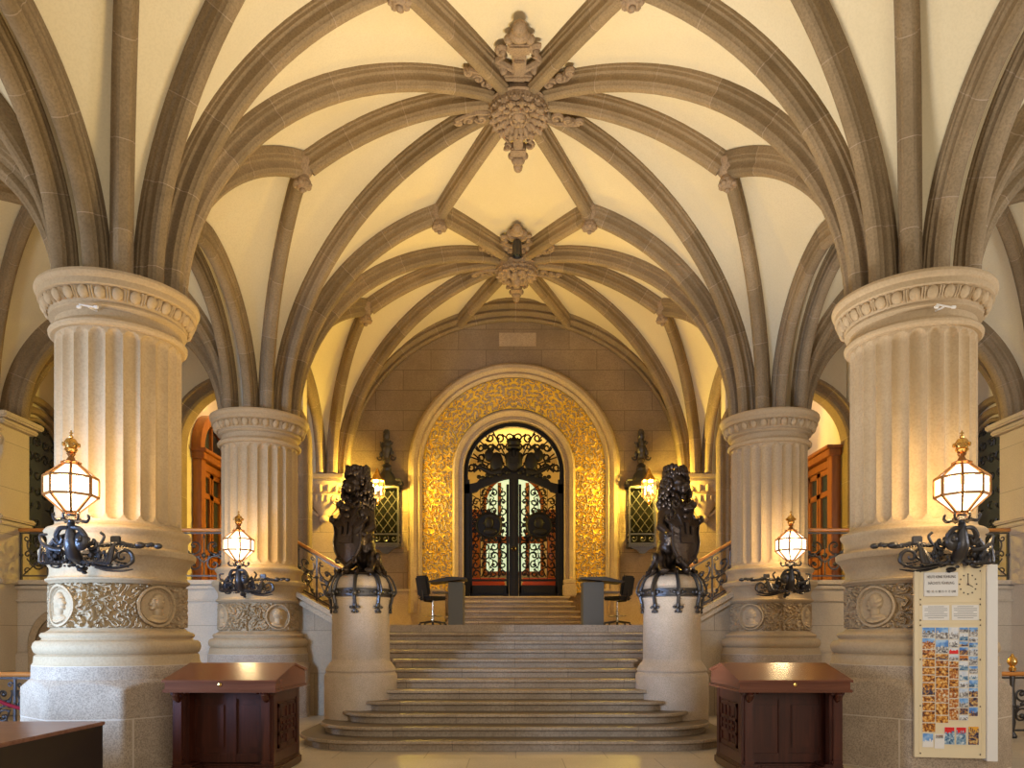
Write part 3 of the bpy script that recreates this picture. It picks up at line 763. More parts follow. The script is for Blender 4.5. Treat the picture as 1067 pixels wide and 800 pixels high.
# ------------------------------------------------------------------ stairs
def rounded_step(hw, y0, y1, r, z0, z1, nose=.03):
    """plan outline: straight front, quarter-round ends"""
    pl = []
    if r > 0:
        for k in range(11): a = PI+PI/2*k/10; pl.append((-hw+r+r*math.cos(a), y0+r+r*math.sin(a)))
        for k in range(11): a = -PI/2+PI/2*k/10; pl.append((hw-r+r*math.cos(a), y0+r+r*math.sin(a)))
    else: pl = [(-hw, y0), (hw, y0)]
    pl += [(hw, y1), (-hw, y1)]
    c = Vector((0, (y0+y1)/2+0)); mb = MB()
    lv = [(z0, .055), (z1-.062, .055), (z1-.055, .014), (z1-.045, 0), (z1-.02, 0), (z1-.006, .006), (z1, .02)]
    n = len(pl); vs = []
    for z, inset in lv:
        for (x, y) in pl:
            fx = max(0, 1-inset/hw); yy = y+inset*(1 if y < y1-.01 else 0)*(1 if abs(y-y0) < r+.01 else 0)
            vs.append((x*fx, yy, z))
    fs = []
    for k in range(len(lv)-1):
        for i in range(n): j = (i+1) % n; fs.append((k*n+i, k*n+j, (k+1)*n+j, (k+1)*n+i))
    fs.append(tuple((len(lv)-1)*n+i for i in range(n)))
    return mb.add(vs, fs, False)
st = thing('lower_staircase', 'wide lower stone staircase between the lion pedestals', 'staircase', (0, 10.3, 0))
RH, TR = .15, .34
for k in range(1, 13):
    y0 = (k-1)*TR; z1 = k*RH
    if k <= 4: hw = (3.25, 2.98, 2.70, 2.36)[k-1]; r = (1.15, .95, .75, .35)[k-1]; y1 = (2.1, 1.95, 1.8, 1.5)[k-1]
    else: hw = 2.5; r = 0; y1 = 3.73
    if k > 4: hw = 2.08 if k < 9 else 2.45
    z0 = z1-RH-(.0 if k <= 4 else 0)
    rounded_step(hw, y0, max(y1, 3.73 if k > 4 else y1), r, max(0, z1-RH-.01), z1).build('step', M['step'], st)
fl = MB().box((0, 2.6, .29), (4.6, 2.3, .57)).build('stair_core', M['step'], st)
st2 = thing('upper_staircase', 'short upper flight of stone steps below the iron door', 'staircase', (0, 18.35, 1.80))
for k in range(1, 7):
    hw = (1.80, 1.74, 1.68, 1.6, 1.55, 1.5)[k-1]
    rounded_step(hw, (k-1)*.32, 1.95, 0, (k-1)*.142, k*.142-.002).build('step', M['step'], st2)
for s, nm in ((-1, 'left'), (1, 'right')):
    t = thing('side_staircase', f'short side flight of steps rising to the {nm} gallery', 'staircase', (s*3.3, 15.98, 1.8))
    for k in range(1, 7):
        MB().box((s*(.11+.22*(k-1)+(1.32-.22*(k-1))/2-.11), 1.1, (k-.5)*.142-.001), (1.32-.22*(k-1), 2.1, .142)).build('step', M['step'], t)

# ------------------------------------------------------------------ wrought iron balustrades
def iron_panel(mb, w, h, P, seed=0, mirror=False, r=.015):
    """scrollwork inside 0..w x 0..h; P maps (u,v) to 3-D"""
    def T(pts, rr=r): mb.tube([P(u, v) for u, v in pts], rr, 5)
    m = w/2; rr = min(w*.25, h*.26)
    for s in (-1, 1):
        T(spiral(m+s*rr*.95, h*.70, rr*.18, rr, (0 if s > 0 else PI), (0 if s > 0 else PI)+s*6.8, 26), r*1.2)
        T(spiral(m+s*rr*.95, h*.26, rr*.15, rr*.85, PI/2, PI/2-s*7.2, 26), r*1.2)
        T([(m+s*rr*1.9, h*.72), (m+s*rr*1.6, h*.5), (m+s*rr*.6, h*.44), (m, h*.30)])
        T(spiral(m+s*w*.40, h*.50, .01, rr*.42, 0, s*6.5, 14)); T(spiral(m+s*w*.42, h*.92-.02, .01, rr*.3, 0, -s*6, 12))
        T(spiral(m+s*w*.42, h*.10, .01, rr*.32, 0, s*6, 12)); T([(m+s*w*.49, 0), (m+s*w*.3, h*.2), (m+s*w*.42, h*.4)])
        for (a, b) in ((.95, .70), (.95, .26)): mb.ell(P(m+s*rr*a, h*b), r*2.6, 8, 6)
        for q in range(3): mb.ell(P(m+s*rr*(.5+.5*q), h*(.44+.06*q)), (r*2.4, r*1.6, r*2.2), 6, 4)
    T([(m, 0), (m, h)]); mb.ell(P(m, h*.48), r*3.5, 8, 6); mb.ell(P(m, h*.93), r*2, 6, 4)
def railing(name, label, a, b, h, n, iron, handw=.11, base=.12, post_first=True):
    """a, b: 3-D floor points of the two ends (slope allowed)"""
    a = Vector(a); b = Vector(b); t = thing(name, label, 'balustrade', a); d = b-a
    L = math.hypot(d.x, d.y); dirh = Vector((d.x/L, d.y/L, 0)); sl = d.z/L
    def P3(u, v): return dirh*u+Vector((0,0,sl*u+v))
    hr = MB(); side = Vector((-dirh.y, dirh.x, 0)); A = P3(-.04, h); B = P3(L+.04, h)
    prof = [(-.5,-.2),(-.5,.15),(-.35,.4),(0,.5),(.35,.4),(.5,.15),(.5,-.2),(.3,-.45),(-.3,-.45)]
    vs = [A+side*(x*handw)+Vector((0,0,z*.075)) for x, z in prof]+[B+side*(x*handw)+Vector((0,0,z*.075)) for x, z in prof]; m = len(prof)
    hr.add(vs, [(i, (i+1) % m, (i+1) % m+m, i+m) for i in range(m)]+[tuple(range(m)), tuple(range(2*m-1, m-1, -1))], False).build('handrail', M['rail'], t)
    for zz, nm in ((h-.06, 'top_bar'), (base, 'bottom_bar')): MB().bar(P3(0, zz), P3(L, zz), .022, .03).build(nm, iron, t)
    for k in range(n+1):
        u = L*k/n; MB().bar(P3(u, 0), P3(u, h-.05), .035, .035).ell(P3(u, h*.52), .04, 8, 6).build('post', iron, t)
    for k in range(n):
        mb = MB(); w = L/n; iron_panel(mb, w-.06, h-.1-base, lambda u, v: P3(L*k/n+.03+u, base+.02+v)); mb.build('scroll_panel', iron, t)
    return t
M['ironl'] = plain('grey_iron', (.10, .09, .08), .5, .7, .2, 60)
for s, nm in ((-1, 'left'), (1, 'right')):
    railing('gallery_balustrade', f'iron scroll balustrade with oak handrail on the {nm} gallery ledge', (s*9.92, 15.06, 2.68), (s*5.72, 15.06, 2.68), 1.04, 4, M['ironl'])
    railing('stair_balustrade', f'sloping black iron balustrade with oak handrail behind the {nm} lion', (s*4.78, 15.3, 2.68), (s*3.30, 15.3, 1.82), 1.03, 2, M['iron'])
rl = railing('floor_balustrade', 'low iron balustrade with brown handrail at the left edge', (-8.35, 11.6, 0), (-7.15, 11.6, 0), 1.0, 2, M['iron'])
rr = railing('floor_balustrade', 'low iron balustrade with brass topped post at the right edge', (7.45, 11.7, 0), (8.75, 11.7, 0), 1.0, 2, M['iron'])
MB().lathe([(.02,1.04),(.05,1.05),(.055,1.09),(.03,1.12),(.06,1.15),(.075,1.19),(.06,1.24),(.03,1.27),(.02,1.30),(.005,1.32)], 16, (.32, 0, 0)).build('brass_finial', M['brass'], rr)
MB().lathe([(.06,0),(.07,.03),(.03,.1),(.05,.25),(.03,.4),(.055,.6),(.03,.75),(.04,.95),(.03,1.05)], 14, (.32, 0, 0)).build('turned_post', M['iron'], rr)
rope = MB().tube([(-8.5+.12*k, 11.56, .92-.5*(k/12)**.8-.12*math.sin(PI*k/12)) for k in range(13)], .028, 8).build('barrier_rope', M['velvet'])
tag(rope, 'red velvet rope drooping in front of the left floor balustrade', 'rope')

# ------------------------------------------------------------------ iron door with scroll tracery
dr = thing('door_1', 'black wrought iron double door with pierced scroll tracery', 'door', (0, YW+.12, 2.65), kind='structure')
fm = MB()
fm.prism([(a, b) for a, b in arch_outline(0, 3.4, 1.36, 0, 36)]+[(a, b) for a, b in reversed(arch_outline(0, 3.4, 1.25, 0, 36))], 0, .12, 'xz')
fm.box((0, .04, 1.65), (.26, .14, 3.3), bev=.02).box((0, -.02, 1.6), (.12, .12, 3.2), bev=.02)
for s in (-1, 1): fm.box((s*1.27, .04, 1.6), (.13, .12, 3.2))
# swan-neck transom
def swan(x): return 3.18+.18*math.cos(x/1.36*PI)-.06*(abs(x) > 1)
xs = [-1.34+2.68*k/40 for k in range(41)]
fm.prism([(x, swan(x)+.13+.12*math.exp(-(x/.4)**2)) for x in xs]+[(x, swan(x)-.12) for x in reversed(xs)], -.02, .12, 'xz')
fm.build('door_frame', M['blackm'], dr)
def inside_arch(x, z, m=0): return (z < 3.4 and abs(x) < 1.25-m) or (z >= 3.4 and math.hypot(x, z-3.4) < 1.25-m)
rng = random.Random(11)
ty = MB()
for s in (-1, 1):
    for i in range(5):
        for j in range(4):
            cx = .13+.26*i; cz = 3.55+.27*j
            if inside_arch(cx, cz, .06):
                ty.tube([(s*a, .05, b) for a, b in spiral(cx, cz, .02, .125, 1.3*i+j, 1.3*i+j+6.6, 14)], .026, 5)
                ty.tube([(s*a, .05, b) for a, b in [(cx, cz-.12), (cx+.1, cz+.02), (cx+.2, cz+.1)]], .02, 4)
    for a in (.35, .75, 1.1): ty.tube([(s*r_*math.cos(a), .05, 3.4+r_*math.sin(a)) for r_ in (.35, .8, 1.26)], .02, 5)
ty.build('tympanum_grille', M['blackm'], dr)
cr = MB()   # heraldic crest above the transom: shield with castle, crown, supporters
cr.ell((0, -.02, 3.66), (.21, .09, .27), 16, 12); cr.box((0, -.1, 3.66), (.2, .06, .16), bev=.01)
for x in (-.08, 0, .08): cr.box((x, -.11, 3.78+(.04 if x == 0 else 0)), (.05, .05, .14), bev=.01)
cr.lathe([(.17,0),(.19,.04),(.15,.09),(.17,.16),(.08,.25),(.03,.3),(.0,.36)], 14, (0, -.02, 3.92))
for k in range(5): cr.ell((-.16+.08*k, -.05, 4.1), .03, 7, 5)
for s in (-1, 1):
    cr.ell((s*.42, -.02, 3.62), (.16, .08, .24), 12, 8); cr.ell((s*.60, -.02, 3.78), (.12, .08, .15), 10, 8); cr.ell((s*.70, -.03, 3.98), .075, 8, 6)
    cr.tube([(s*.3, -.03, 3.42), (s*.55, -.03, 3.38), (s*.85, -.02, 3.52), (s*.98, -.02, 3.40)], [.09,.07,.05,.03], 8)
    cr.tube([(s*a, -.03, b) for a, b in spiral(.84, 3.62, .02, .12, 0, 6, 14)], .03, 6); cr.tube([(s*.6, -.03, 3.88), (s*.5, -.03, 3.98), (s*.36, -.03, 3.9)], .035, 6)
    for k in range(8): cr.ell((s*(.15+.1*k), -.05, 3.38-.02*k+.04*(k % 2)), (.06, .05, .05), 7, 5)
cr.xf(Matrix.Translation((0,0,3.5))@Matrix.Diagonal((1.12,1,1.18,1))@Matrix.Translation((0,0,-3.48))); cr.build('heraldic_crest', M['blackm'], dr)
for s in (-1, 1):
    lf = MB()
    for a, b in (((s*.17, 3.08), (s*.17, .1)), ((s*1.17, 3.0), (s*1.17, .1))): lf.bar((a[0], .05, a[1]), (b[0], .05, b[1]), .07, .06)
    lf.box((s*.67, .05, .16), (1.06, .06, .32), bev=.02).box((s*.67, .03, .46), (1.06, .05, .06)).box((s*.67, .0, .17), (.8, .05, .14), bev=.02)
    leaf = lf.build('door_leaf', M['blackm'], dr)
    g = MB()
    for i in range(4):
        for j in range(10):
            cx = .30+.245*i; cz = .64+.245*j
            if math.hypot(cx-.68, cz-1.95) < .30 or cz > swan(cx)-.2: continue
            q = 1 if (i+j) % 2 else -1
            g.tube([(s*a, .05, b) for a, b in spiral(cx, cz, .015, .12, .7*j+i, .7*j+i+q*6.9, 15)], .021, 5)
            g.tube([(s*a, .05, b) for a, b in [(cx+.1, cz-.1), (cx, cz+.12), (cx+.13, cz+.2)]], .016, 4)
            if (i*3+j) % 4 == 0: g.ell((s*cx, .045, cz), .03, 6, 4)
    for i in range(5): g.bar((s*(.18+.245*i), .05, .5), (s*(.18+.245*i), .05, 3.05), .016)
    for j in (1.2, 2.62): g.bar((s*.17, .05, j), (s*1.17, .05, j), .016)
    g.build('leaf_grille', M['blackm'], leaf)
    md = MB().lathe([(.0,.0),(.24,.0),(.25,.02),(.27,.035),(.29,.02),(.29,-.02)], 36)
    hd = MB().ell((0, .05, .03), (.10, .13, .05)).ell((.03, -.13, .02), (.15, .08, .04)).ell((s*.09, .04, .03), (.04, .03, .03))
    for k in range(16): a = 2*PI*k/16; hd.ell((.32*math.cos(a), .32*math.sin(a), 0), (.045, .045, .03), 7, 5)
    md.merge(hd); md.v = [(x*1.28, y*1.28, z) for x, y, z in md.v]; md.xf(Matrix.Translation((s*.68, -.0, 1.95))@Matrix.Rotation(PI/2, 4, 'X'))
    md.build('round_medallion', M['blackm'], leaf)
MB().lathe([(.0,-.03),(.06,-.02),(.07,.02),(.03,.05),(.03,.08)], 14).xf(Matrix.Translation((0, -.10, 1.3))@Matrix.Rotation(PI/2, 4, 'X')).build('door_handle', M['bronze'], dr)

# room beyond the iron door
tag(MB().prism([(-2.4,20.82),(2.4,20.82),(2.4,27),(-2.4,27)], 2.45, 2.63, 'xy').build('floor_inner_hall', M['floor']), 'floor of the inner hall behind the iron door', 'floor', kind='structure')
rm = MB(); rm.box((-2.45, 23.9, 5.2), (.1, 6.2, 5.2)).box((2.45, 23.9, 5.2), (.1, 6.2, 5.2)).box((0, 27.05, 5.2), (5, .1, 5.2)).box((0, 23.9, 7.85), (5, 6.3, .1))
tag(rm.build('wall_inner_hall', M['plast']), 'cream walls of the inner hall behind the iron door', 'wall', kind='structure')
M['sky'] = emis('daylit_window', (.50, .66, .44), 1.15)
w = thing('window_3', 'pale daylit arched window seen through the iron door tracery', 'window', (0, 26.95, 2.63), kind='structure')
MB().prism([(a, b) for a, b in arch_outline(0, 3.68, 1.0, 1.2, 24)], -.02, .0, 'xz').build('window_light', M['sky'], w)
f = MB(); f.tube([(a, -.05, b) for a, b in arch_outline(0, 3.68, 1.03, 1.15, 24)], .07, 6); f.box((0, -.05, 2.4), (2.0, .08, .26)).box((0, -.05, 1.2), (2.2, .1, .14))
for x in (-.5, 0, .5): f.box((x, -.05, 2.85), (.13, .08, 3.2))
f.build('window_frame', M['port'], w)
for s in (-1, 1):
    c = tag(MB().lathe([(.26,0),(.26,.2),(.2,.3),(.18,.4),(.165,2.6),(.2,2.7),(.27,2.95),(.27,3.05)], 20, (0, 0, 0)).build('inner_column', M['port'], None, (s*1.25, 24.5, 2.63)), f'small brown column standing behind the {"left" if s < 0 else "right"} iron door leaf', 'column')
    b = thing('red_bench', f'red upholstered bench behind the {"left" if s < 0 else "right"} iron door leaf', 'bench', (s*.78, 22.6, 2.63))
    MB().box((0, 0, .52), (1.05, .45, .12), bev=.03).build('seat', M['bench'], b)
    for x in (-.45, .45): MB().box((x, 0, .22), (.06, .4, .45), bev=.01).build('leg', M['port'], b)
    MB().box((0, .2, .66), (1.05, .07, .12), bev=.02).build('backrest', M['bench'], b)
# ------------------------------------------------------------------ lion pedestals
def voxel(mb, name, mat, parent, vs=.016, disp=0., loc=(0,0,0), rz=0, dscale=.05, sm=2):
    o = mb.build(name, mat, parent, loc, rz)
    r = o.modifiers.new('r', 'REMESH'); r.mode = 'VOXEL'; r.voxel_size = vs; r.use_smooth_shade = True
    if sm: s_ = o.modifiers.new('s', 'SMOOTH'); s_.iterations = sm; s_.factor = .6
    if disp:
        tx = bpy.data.textures.new(name+'_t', 'CLOUDS'); tx.noise_scale = dscale
        d = o.modifiers.new('d', 'DISPLACE'); d.texture = tx; d.strength = disp; d.mid_level = .5
    return o
def limb(mb, pts, rs, n=12, sub=5):
    for i in range(len(pts)-1):
        a, b = Vector(pts[i]), Vector(pts[i+1])
        for k in range(sub+1):
            t = k/sub; mb.ell(a.lerp(b, t), rs[i]+(rs[i+1]-rs[i])*t, n, 8)
def lion(s):
    """seated lion holding a shield, local origin at the pedestal top; s=-1 left lion (shield toward -x), s=+1 right"""
    t = thing('lion_statue', f'dark bronze seated lion clasping a coat of arms shield on the {"left" if s < 0 else "right"} pedestal', 'statue', (s*2.47+(.04 if s > 0 else 0), 12.0, 2.585))
    b = MB()
    # haunches, torso, chest, neck (x mirrored through s: shield side is +s)
    def e(x, y, z, rx, ry, rz, rot=None): b.ell((x*s, y, z), (rx, ry, rz), 16, 12, rot=rot)
    e(-.08, .10, .24, .19, .26, .22); e(-.06, .05, .42, .17, .20, .24); e(-.04, -.03, .66, .175, .19, .28); e(-.03, -.08, .92, .18, .18, .22); e(0, -.06, 1.12, .15, .15, .17)
    e(-.20, -.02, .20, .10, .24, .18)                       # inner thigh
    limb(b, [(-.20*s, -.02, .22), (-.21*s, -.26, .10), (-.21*s, -.34, .03)], [.11, .07, .05]); e(-.21, -.38, .035, .075, .12, .05)
    limb(b, [(.14*s, .02, .22), (.16*s, -.22, .10), (.17*s, -.30, .04)], [.11, .07, .06]); e(.16, -.34, .04, .07, .11, .05)
    limb(b, [(-.15*s, -.10, .92), (-.22*s, -.26, .72), (-.13*s, -.36, .62)], [.10, .075, .06]); e(-.10, -.40, .60, .085, .06, .07)   # arm to shield
    limb(b, [(.13*s, -.10, .96), (.22*s, -.28, .95), (.17*s, -.36, .97)], [.10, .07, .055]); e(.15, -.40, .98, .07, .055, .05)
    for k in range(4):
        b.ell(((-.16+.045*k)*s, -.45, .60-.02*abs(k-1.5)), (.022, .035, .045), 8, 6); b.ell(((.10+.04*k)*s, -.43, .985), (.02, .03, .03), 8, 6); b.ell(((-.26+.035*k)*s, -.47, .03), (.02, .035, .028), 8, 6)
    # head: skull, brow, muzzle, jaw, cheeks, ears  (turned a little toward the shield side)
    hx, hy, hz = .05*s, -.16, 1.36
    H = Matrix.Rotation(s*.45, 3, 'Z')
    def h(x, y, z, r): p = H@Vector((x, y, z)); b.ell((hx+p.x, hy+p.y, hz+p.z), r, 12, 10, rot=H)
    h(0, 0, .05, (.13,.15,.14)); h(0, -.13, -.015, (.075,.12,.065)); h(0, -.13, -.09, (.06,.09,.035)); h(0, -.235, .015, (.038,.025,.028))
    for q in (-1, 1): h(q*.055, -.115, .075, (.042,.03,.03)); h(q*.085, -.06, -.04, (.055,.06,.06)); h(q*.04, -.2, -.03, (.038,.05,.038)); h(q*.115, .02, .17, (.035,.025,.045))
    e(-.005, .02, 1.33, .19, .16, .27); e(-.02, -.02, 1.08, .20, .18, .25); h(0, .03, .16, (.17,.12,.12))
    voxel(b, 'lion_body', M['bronze'], t, .017, .012, dscale=.04)
    # mane of curls
    m = MB(); rng = random.Random(4)
    for k in range(520):
        a = rng.uniform(0, 2*PI); z = rng.uniform(-.62, .33); f = 1-abs(z+.12)/1.15
        rad = .238*f+.012; p = Vector((rad*math.cos(a), rad*math.sin(a)*.95+.03, z))
        q = H@p
        if (p.y < -.10 and z > -.13 and z < .2): continue
        sc = rng.uniform(.024, .042); m.ell((hx+q.x-.03*s*(z < -.2), hy+q.y+.05+(.06 if z < -.2 else 0), hz+q.z), (sc, sc, sc*1.25), 8, 6)
    m.build('mane', M['bronze'], t)
    tail = MB().tube([(-.15*s, .3, .12), (-.30*s, .26, .06), (-.36*s, .05, .05), (-.34*s, -.12, .12), (-.30*s, -.16, .22)], [.045,.035,.03,.03,.05], 8); tail.ell((-.30*s, -.17, .26), (.05,.05,.07)); tail.build('tail', M['bronze'], t)
    # cartouche shield with castle
    sh = MB(); half = [(0,1.02),(.06,1.0),(.11,1.03),(.16,1.08),(.20,1.02),(.18,.94),(.15,.86),(.20,.78),(.30,.80),(.33,.74),(.26,.68),(.235,.55),(.25,.40),(.22,.26),(.14,.12),(.06,.05),(0,0)]
    ol = half+[(-x, z) for x, z in half[-2:0:-1]]
    n = len(ol); cz = .5; vs = []
    for sc, dy in ((1., 0), (1., -.04), (.93, -.055), (.86, -.03), (.45, -.07), (.05, -.08)):
        for x, z in ol: vs.append((x*sc, dy, cz+(z-cz)*sc))
    fs = [(k*n+i, k*n+(i+1) % n, (k+1)*n+(i+1) % n, (k+1)*n+i) for k in range(5) for i in range(n)]+[tuple(5*n+i for i in range(n)), tuple(n-1-i for i in range(n))]
    sh.add(vs, fs, True)
    for q in (-1, 1):
        sh.tube([(q*a, -.045, b_) for a, b_ in spiral(.13, .99, .015, .07, 1, 7, 14)], .022, 6)
        sh.tube([(q*a, -.045, b_) for a, b_ in spiral(.27, .76, .012, .055, 2, 8, 12)], .02, 6)
        sh.tube([(q*a, -.045, b_) for a, b_ in spiral(.13, .1, .012, .06, 3, 8.5, 12)], .02, 6)
    Mx = Matrix.Translation((s*.13, -.43, .06))@Matrix.Rotation(s*.28, 4, 'Z')@Matrix.Rotation(-.10, 4, 'X')
    so = sh.xf(Mx).build('shield', M['bronze'], t)
    ca = MB()
    ca.box((0, -.09, .44), (.24, .04, .14), bev=.008)
    for x, hh in ((-.09, .14), (0, .20), (.09, .14)):
        ca.box((x, -.095, .48+hh/2), (.055, .045, hh), bev=.006)
        for k in (-1, 0, 1): ca.box((x+k*.02, -.095, .49+hh), (.012, .045, .025))
    ca.ell((0, -.085, .80), (.05, .03, .04)); ca.xf(Mx).build('castle_emblem', M['bronze'], so)
    # bronze foot plinth with scroll leaves
    f = MB(); f.lathe([(.02,-.02),(.34,-.02),(.36,0),(.3,.04),(.02,.05)], 24)
    for k in range(12):
        a = 2*PI*k/12; f.tube([(math.cos(a)*r_, math.sin(a)*r_, z) for r_, z in ((.28,.05),(.36,.03),(.42,-.03),(.40,.04))], [.04,.045,.03,.02], 6)
    f.build('foot_plate', M['bronze'], t)
    return t
lion(-1); lion(1)
for s, nm in ((-1, 'left'), (1, 'right')):
    t = thing('pedestal', f'round granite pedestal with iron straps under the {nm} lion', 'pedestal', (s*2.47+(.04 if s > 0 else 0), 12.0, .45))
    MB().lathe([(.0,-.44),(.575,-.44),(.575,0),(.575,.5),(.565,.54),(.555,.55),(.54,.57),(.555,.60),(.54,.64),(.50,.70),(.465,.74),(.455,.78)], 56).build('base', M['ped'], t)
    MB().lathe([(.455,.78),(.45,1.68),(.455,1.72),(.475,1.735),(.475,1.75),(.455,1.76),(.455,1.88),(.44,1.98),(.40,2.06),(.34,2.10),(.27,2.12),(.0,2.12)], 56).build('drum', M['ped'], t)
    ib = MB()
    ib.lathe([(.462,1.70),(.478,1.705),(.478,1.80),(.462,1.805)], 48)
    ib.tube([(.482*math.cos(2*PI*i/48), .482*math.sin(2*PI*i/48), 1.81) for i in range(48)], .009, 5, closed=True)
    ib.tube([(.482*math.cos(2*PI*i/48), .482*math.sin(2*PI*i/48), 1.70) for i in range(48)], .009, 5, closed=True)
    for k in range(24): a = 2*PI*k/24; ib.ell((.485*math.cos(a), .485*math.sin(a), 1.755), .018, 7, 5)
    ib.xf(Matrix.Translation((0,0,.07))); ib.build('iron_band', M['iron'], t)
    for k in range(8):
        a = 2*PI*k/8-PI/2; R = Matrix.Rotation(a, 4, 'Z'); q = MB()
        q.tube([(.30, 0, 2.09), (.37, 0, 2.045), (.43, 0, 1.98), (.468, 0, 1.90), (.50, 0, 1.80), (.50, 0, 1.70), (.48, 0, 1.60)], [.028]*7, 6)
        q.tube([(.36, 0, 2.06), (.45, 0, 2.04), (.51, 0, 1.96), (.555, 0, 1.85), (.565, 0, 1.78), (.53, 0, 1.72)], .016, 6)
        q.ell((.52, 0, 1.755), (.045, .05, .05)); q.ell((.475, 0, 1.57), (.025, .035, .05)); q.ell((.475, 0, 1.48), (.022, .03, .045))
        for y in (-.055, .055): q.ell((.475, y, 1.53), (.02, .035, .022)); q.ell((.475, y*.7, 1.46), (.018, .022, .022)); q.ell((.49, y*1.2, 1.77), (.03, .03, .03))
        q.xf(R@Matrix.Translation((0,0,.06))).build('iron_strap', M['iron'], t)

# ------------------------------------------------------------------ lanterns
def lantern_cage(t, r=.30, n=8, c=(0,0,0), sc=1., pane=None):
    """octagonal lantern: taper up, drum, taper down, crowned; c = centre of drum"""
    c = Vector(c); ph = PI/n
    lv = [(.085*sc/.30*.30/.30*1., .33*sc), (r, .13*sc), (r, -.10*sc), (.075*sc, -.37*sc)]
    lv = [(.085*sc, .27*sc), (r, .11*sc), (r, -.10*sc), (.075*sc, -.29*sc)]
    P = [[c+Vector((rr*math.cos(ph+2*PI*i/n), rr*math.sin(ph+2*PI*i/n), z)) for i in range(n)] for rr, z in lv]
    fr = MB()
    for k in range(4):
        for i in range(n): fr.bar(P[k][i], P[k][(i+1) % n], .027*sc)
    for k in range(3):
        for i in range(n): fr.bar(P[k][i], P[k+1][i], .027*sc)
    fr.lathe([(.10*sc,0),(.115*sc,.02*sc),(.05*sc,.05*sc),(.03*sc,.09*sc),(.05*sc,.12*sc),(.03*sc,.15*sc)], 14, tuple(c+Vector((0,0,.27*sc))))
    f = fr.build('lantern_frame', M['copper'], t)
    cw = MB(); q = c+Vector((0,0,.41*sc)); cw.lathe([(.05*sc,0),(.075*sc,.03*sc),(.06*sc,.05*sc),(.085*sc,.10*sc),(.05*sc,.155*sc),(.0,.165*sc)], 12, tuple(q))
    for i in range(8): a = 2*PI*i/8; cw.ell(q+Vector((.085*sc*math.cos(a), .085*sc*math.sin(a), .09*sc)), .02*sc, 6, 4)
    cw.ell(q+Vector((0,0,.18*sc)), .025*sc, 8, 6); cw.box(q+Vector((0,0,.225*sc)), (.014*sc, .014*sc, .06*sc)).box(q+Vector((0,0,.225*sc)), (.045*sc, .014*sc, .014*sc))
    cw.build('crown_finial', M['brass'], f)
    pn = MB()
    for k in range(3):
        for i in range(n): pn.add([P[k][i], P[k][(i+1) % n], P[k+1][(i+1) % n], P[k+1][i]], [(0,1,2,3)])
    pn.build('lantern_glass', pane or M['pane'], t)
    MB().ell(c+Vector((0,0,.0)), .045*sc, 12, 8).lathe([(.03*sc,-.27*sc),(.03*sc,-.12*sc),(.04*sc,-.04*sc)], 10, tuple(c)).build('bulb', M['led'], t)
def pl(name, loc, w, col, r=.1, parent=None):
    l = bpy.data.lights.new(name, 'POINT'); l.energy = w; l.color = col; l.shadow_soft_size = r
    o = bpy.data.objects.new(name, l); COL.objects.link(o); o.location = loc; o.parent = parent; return o
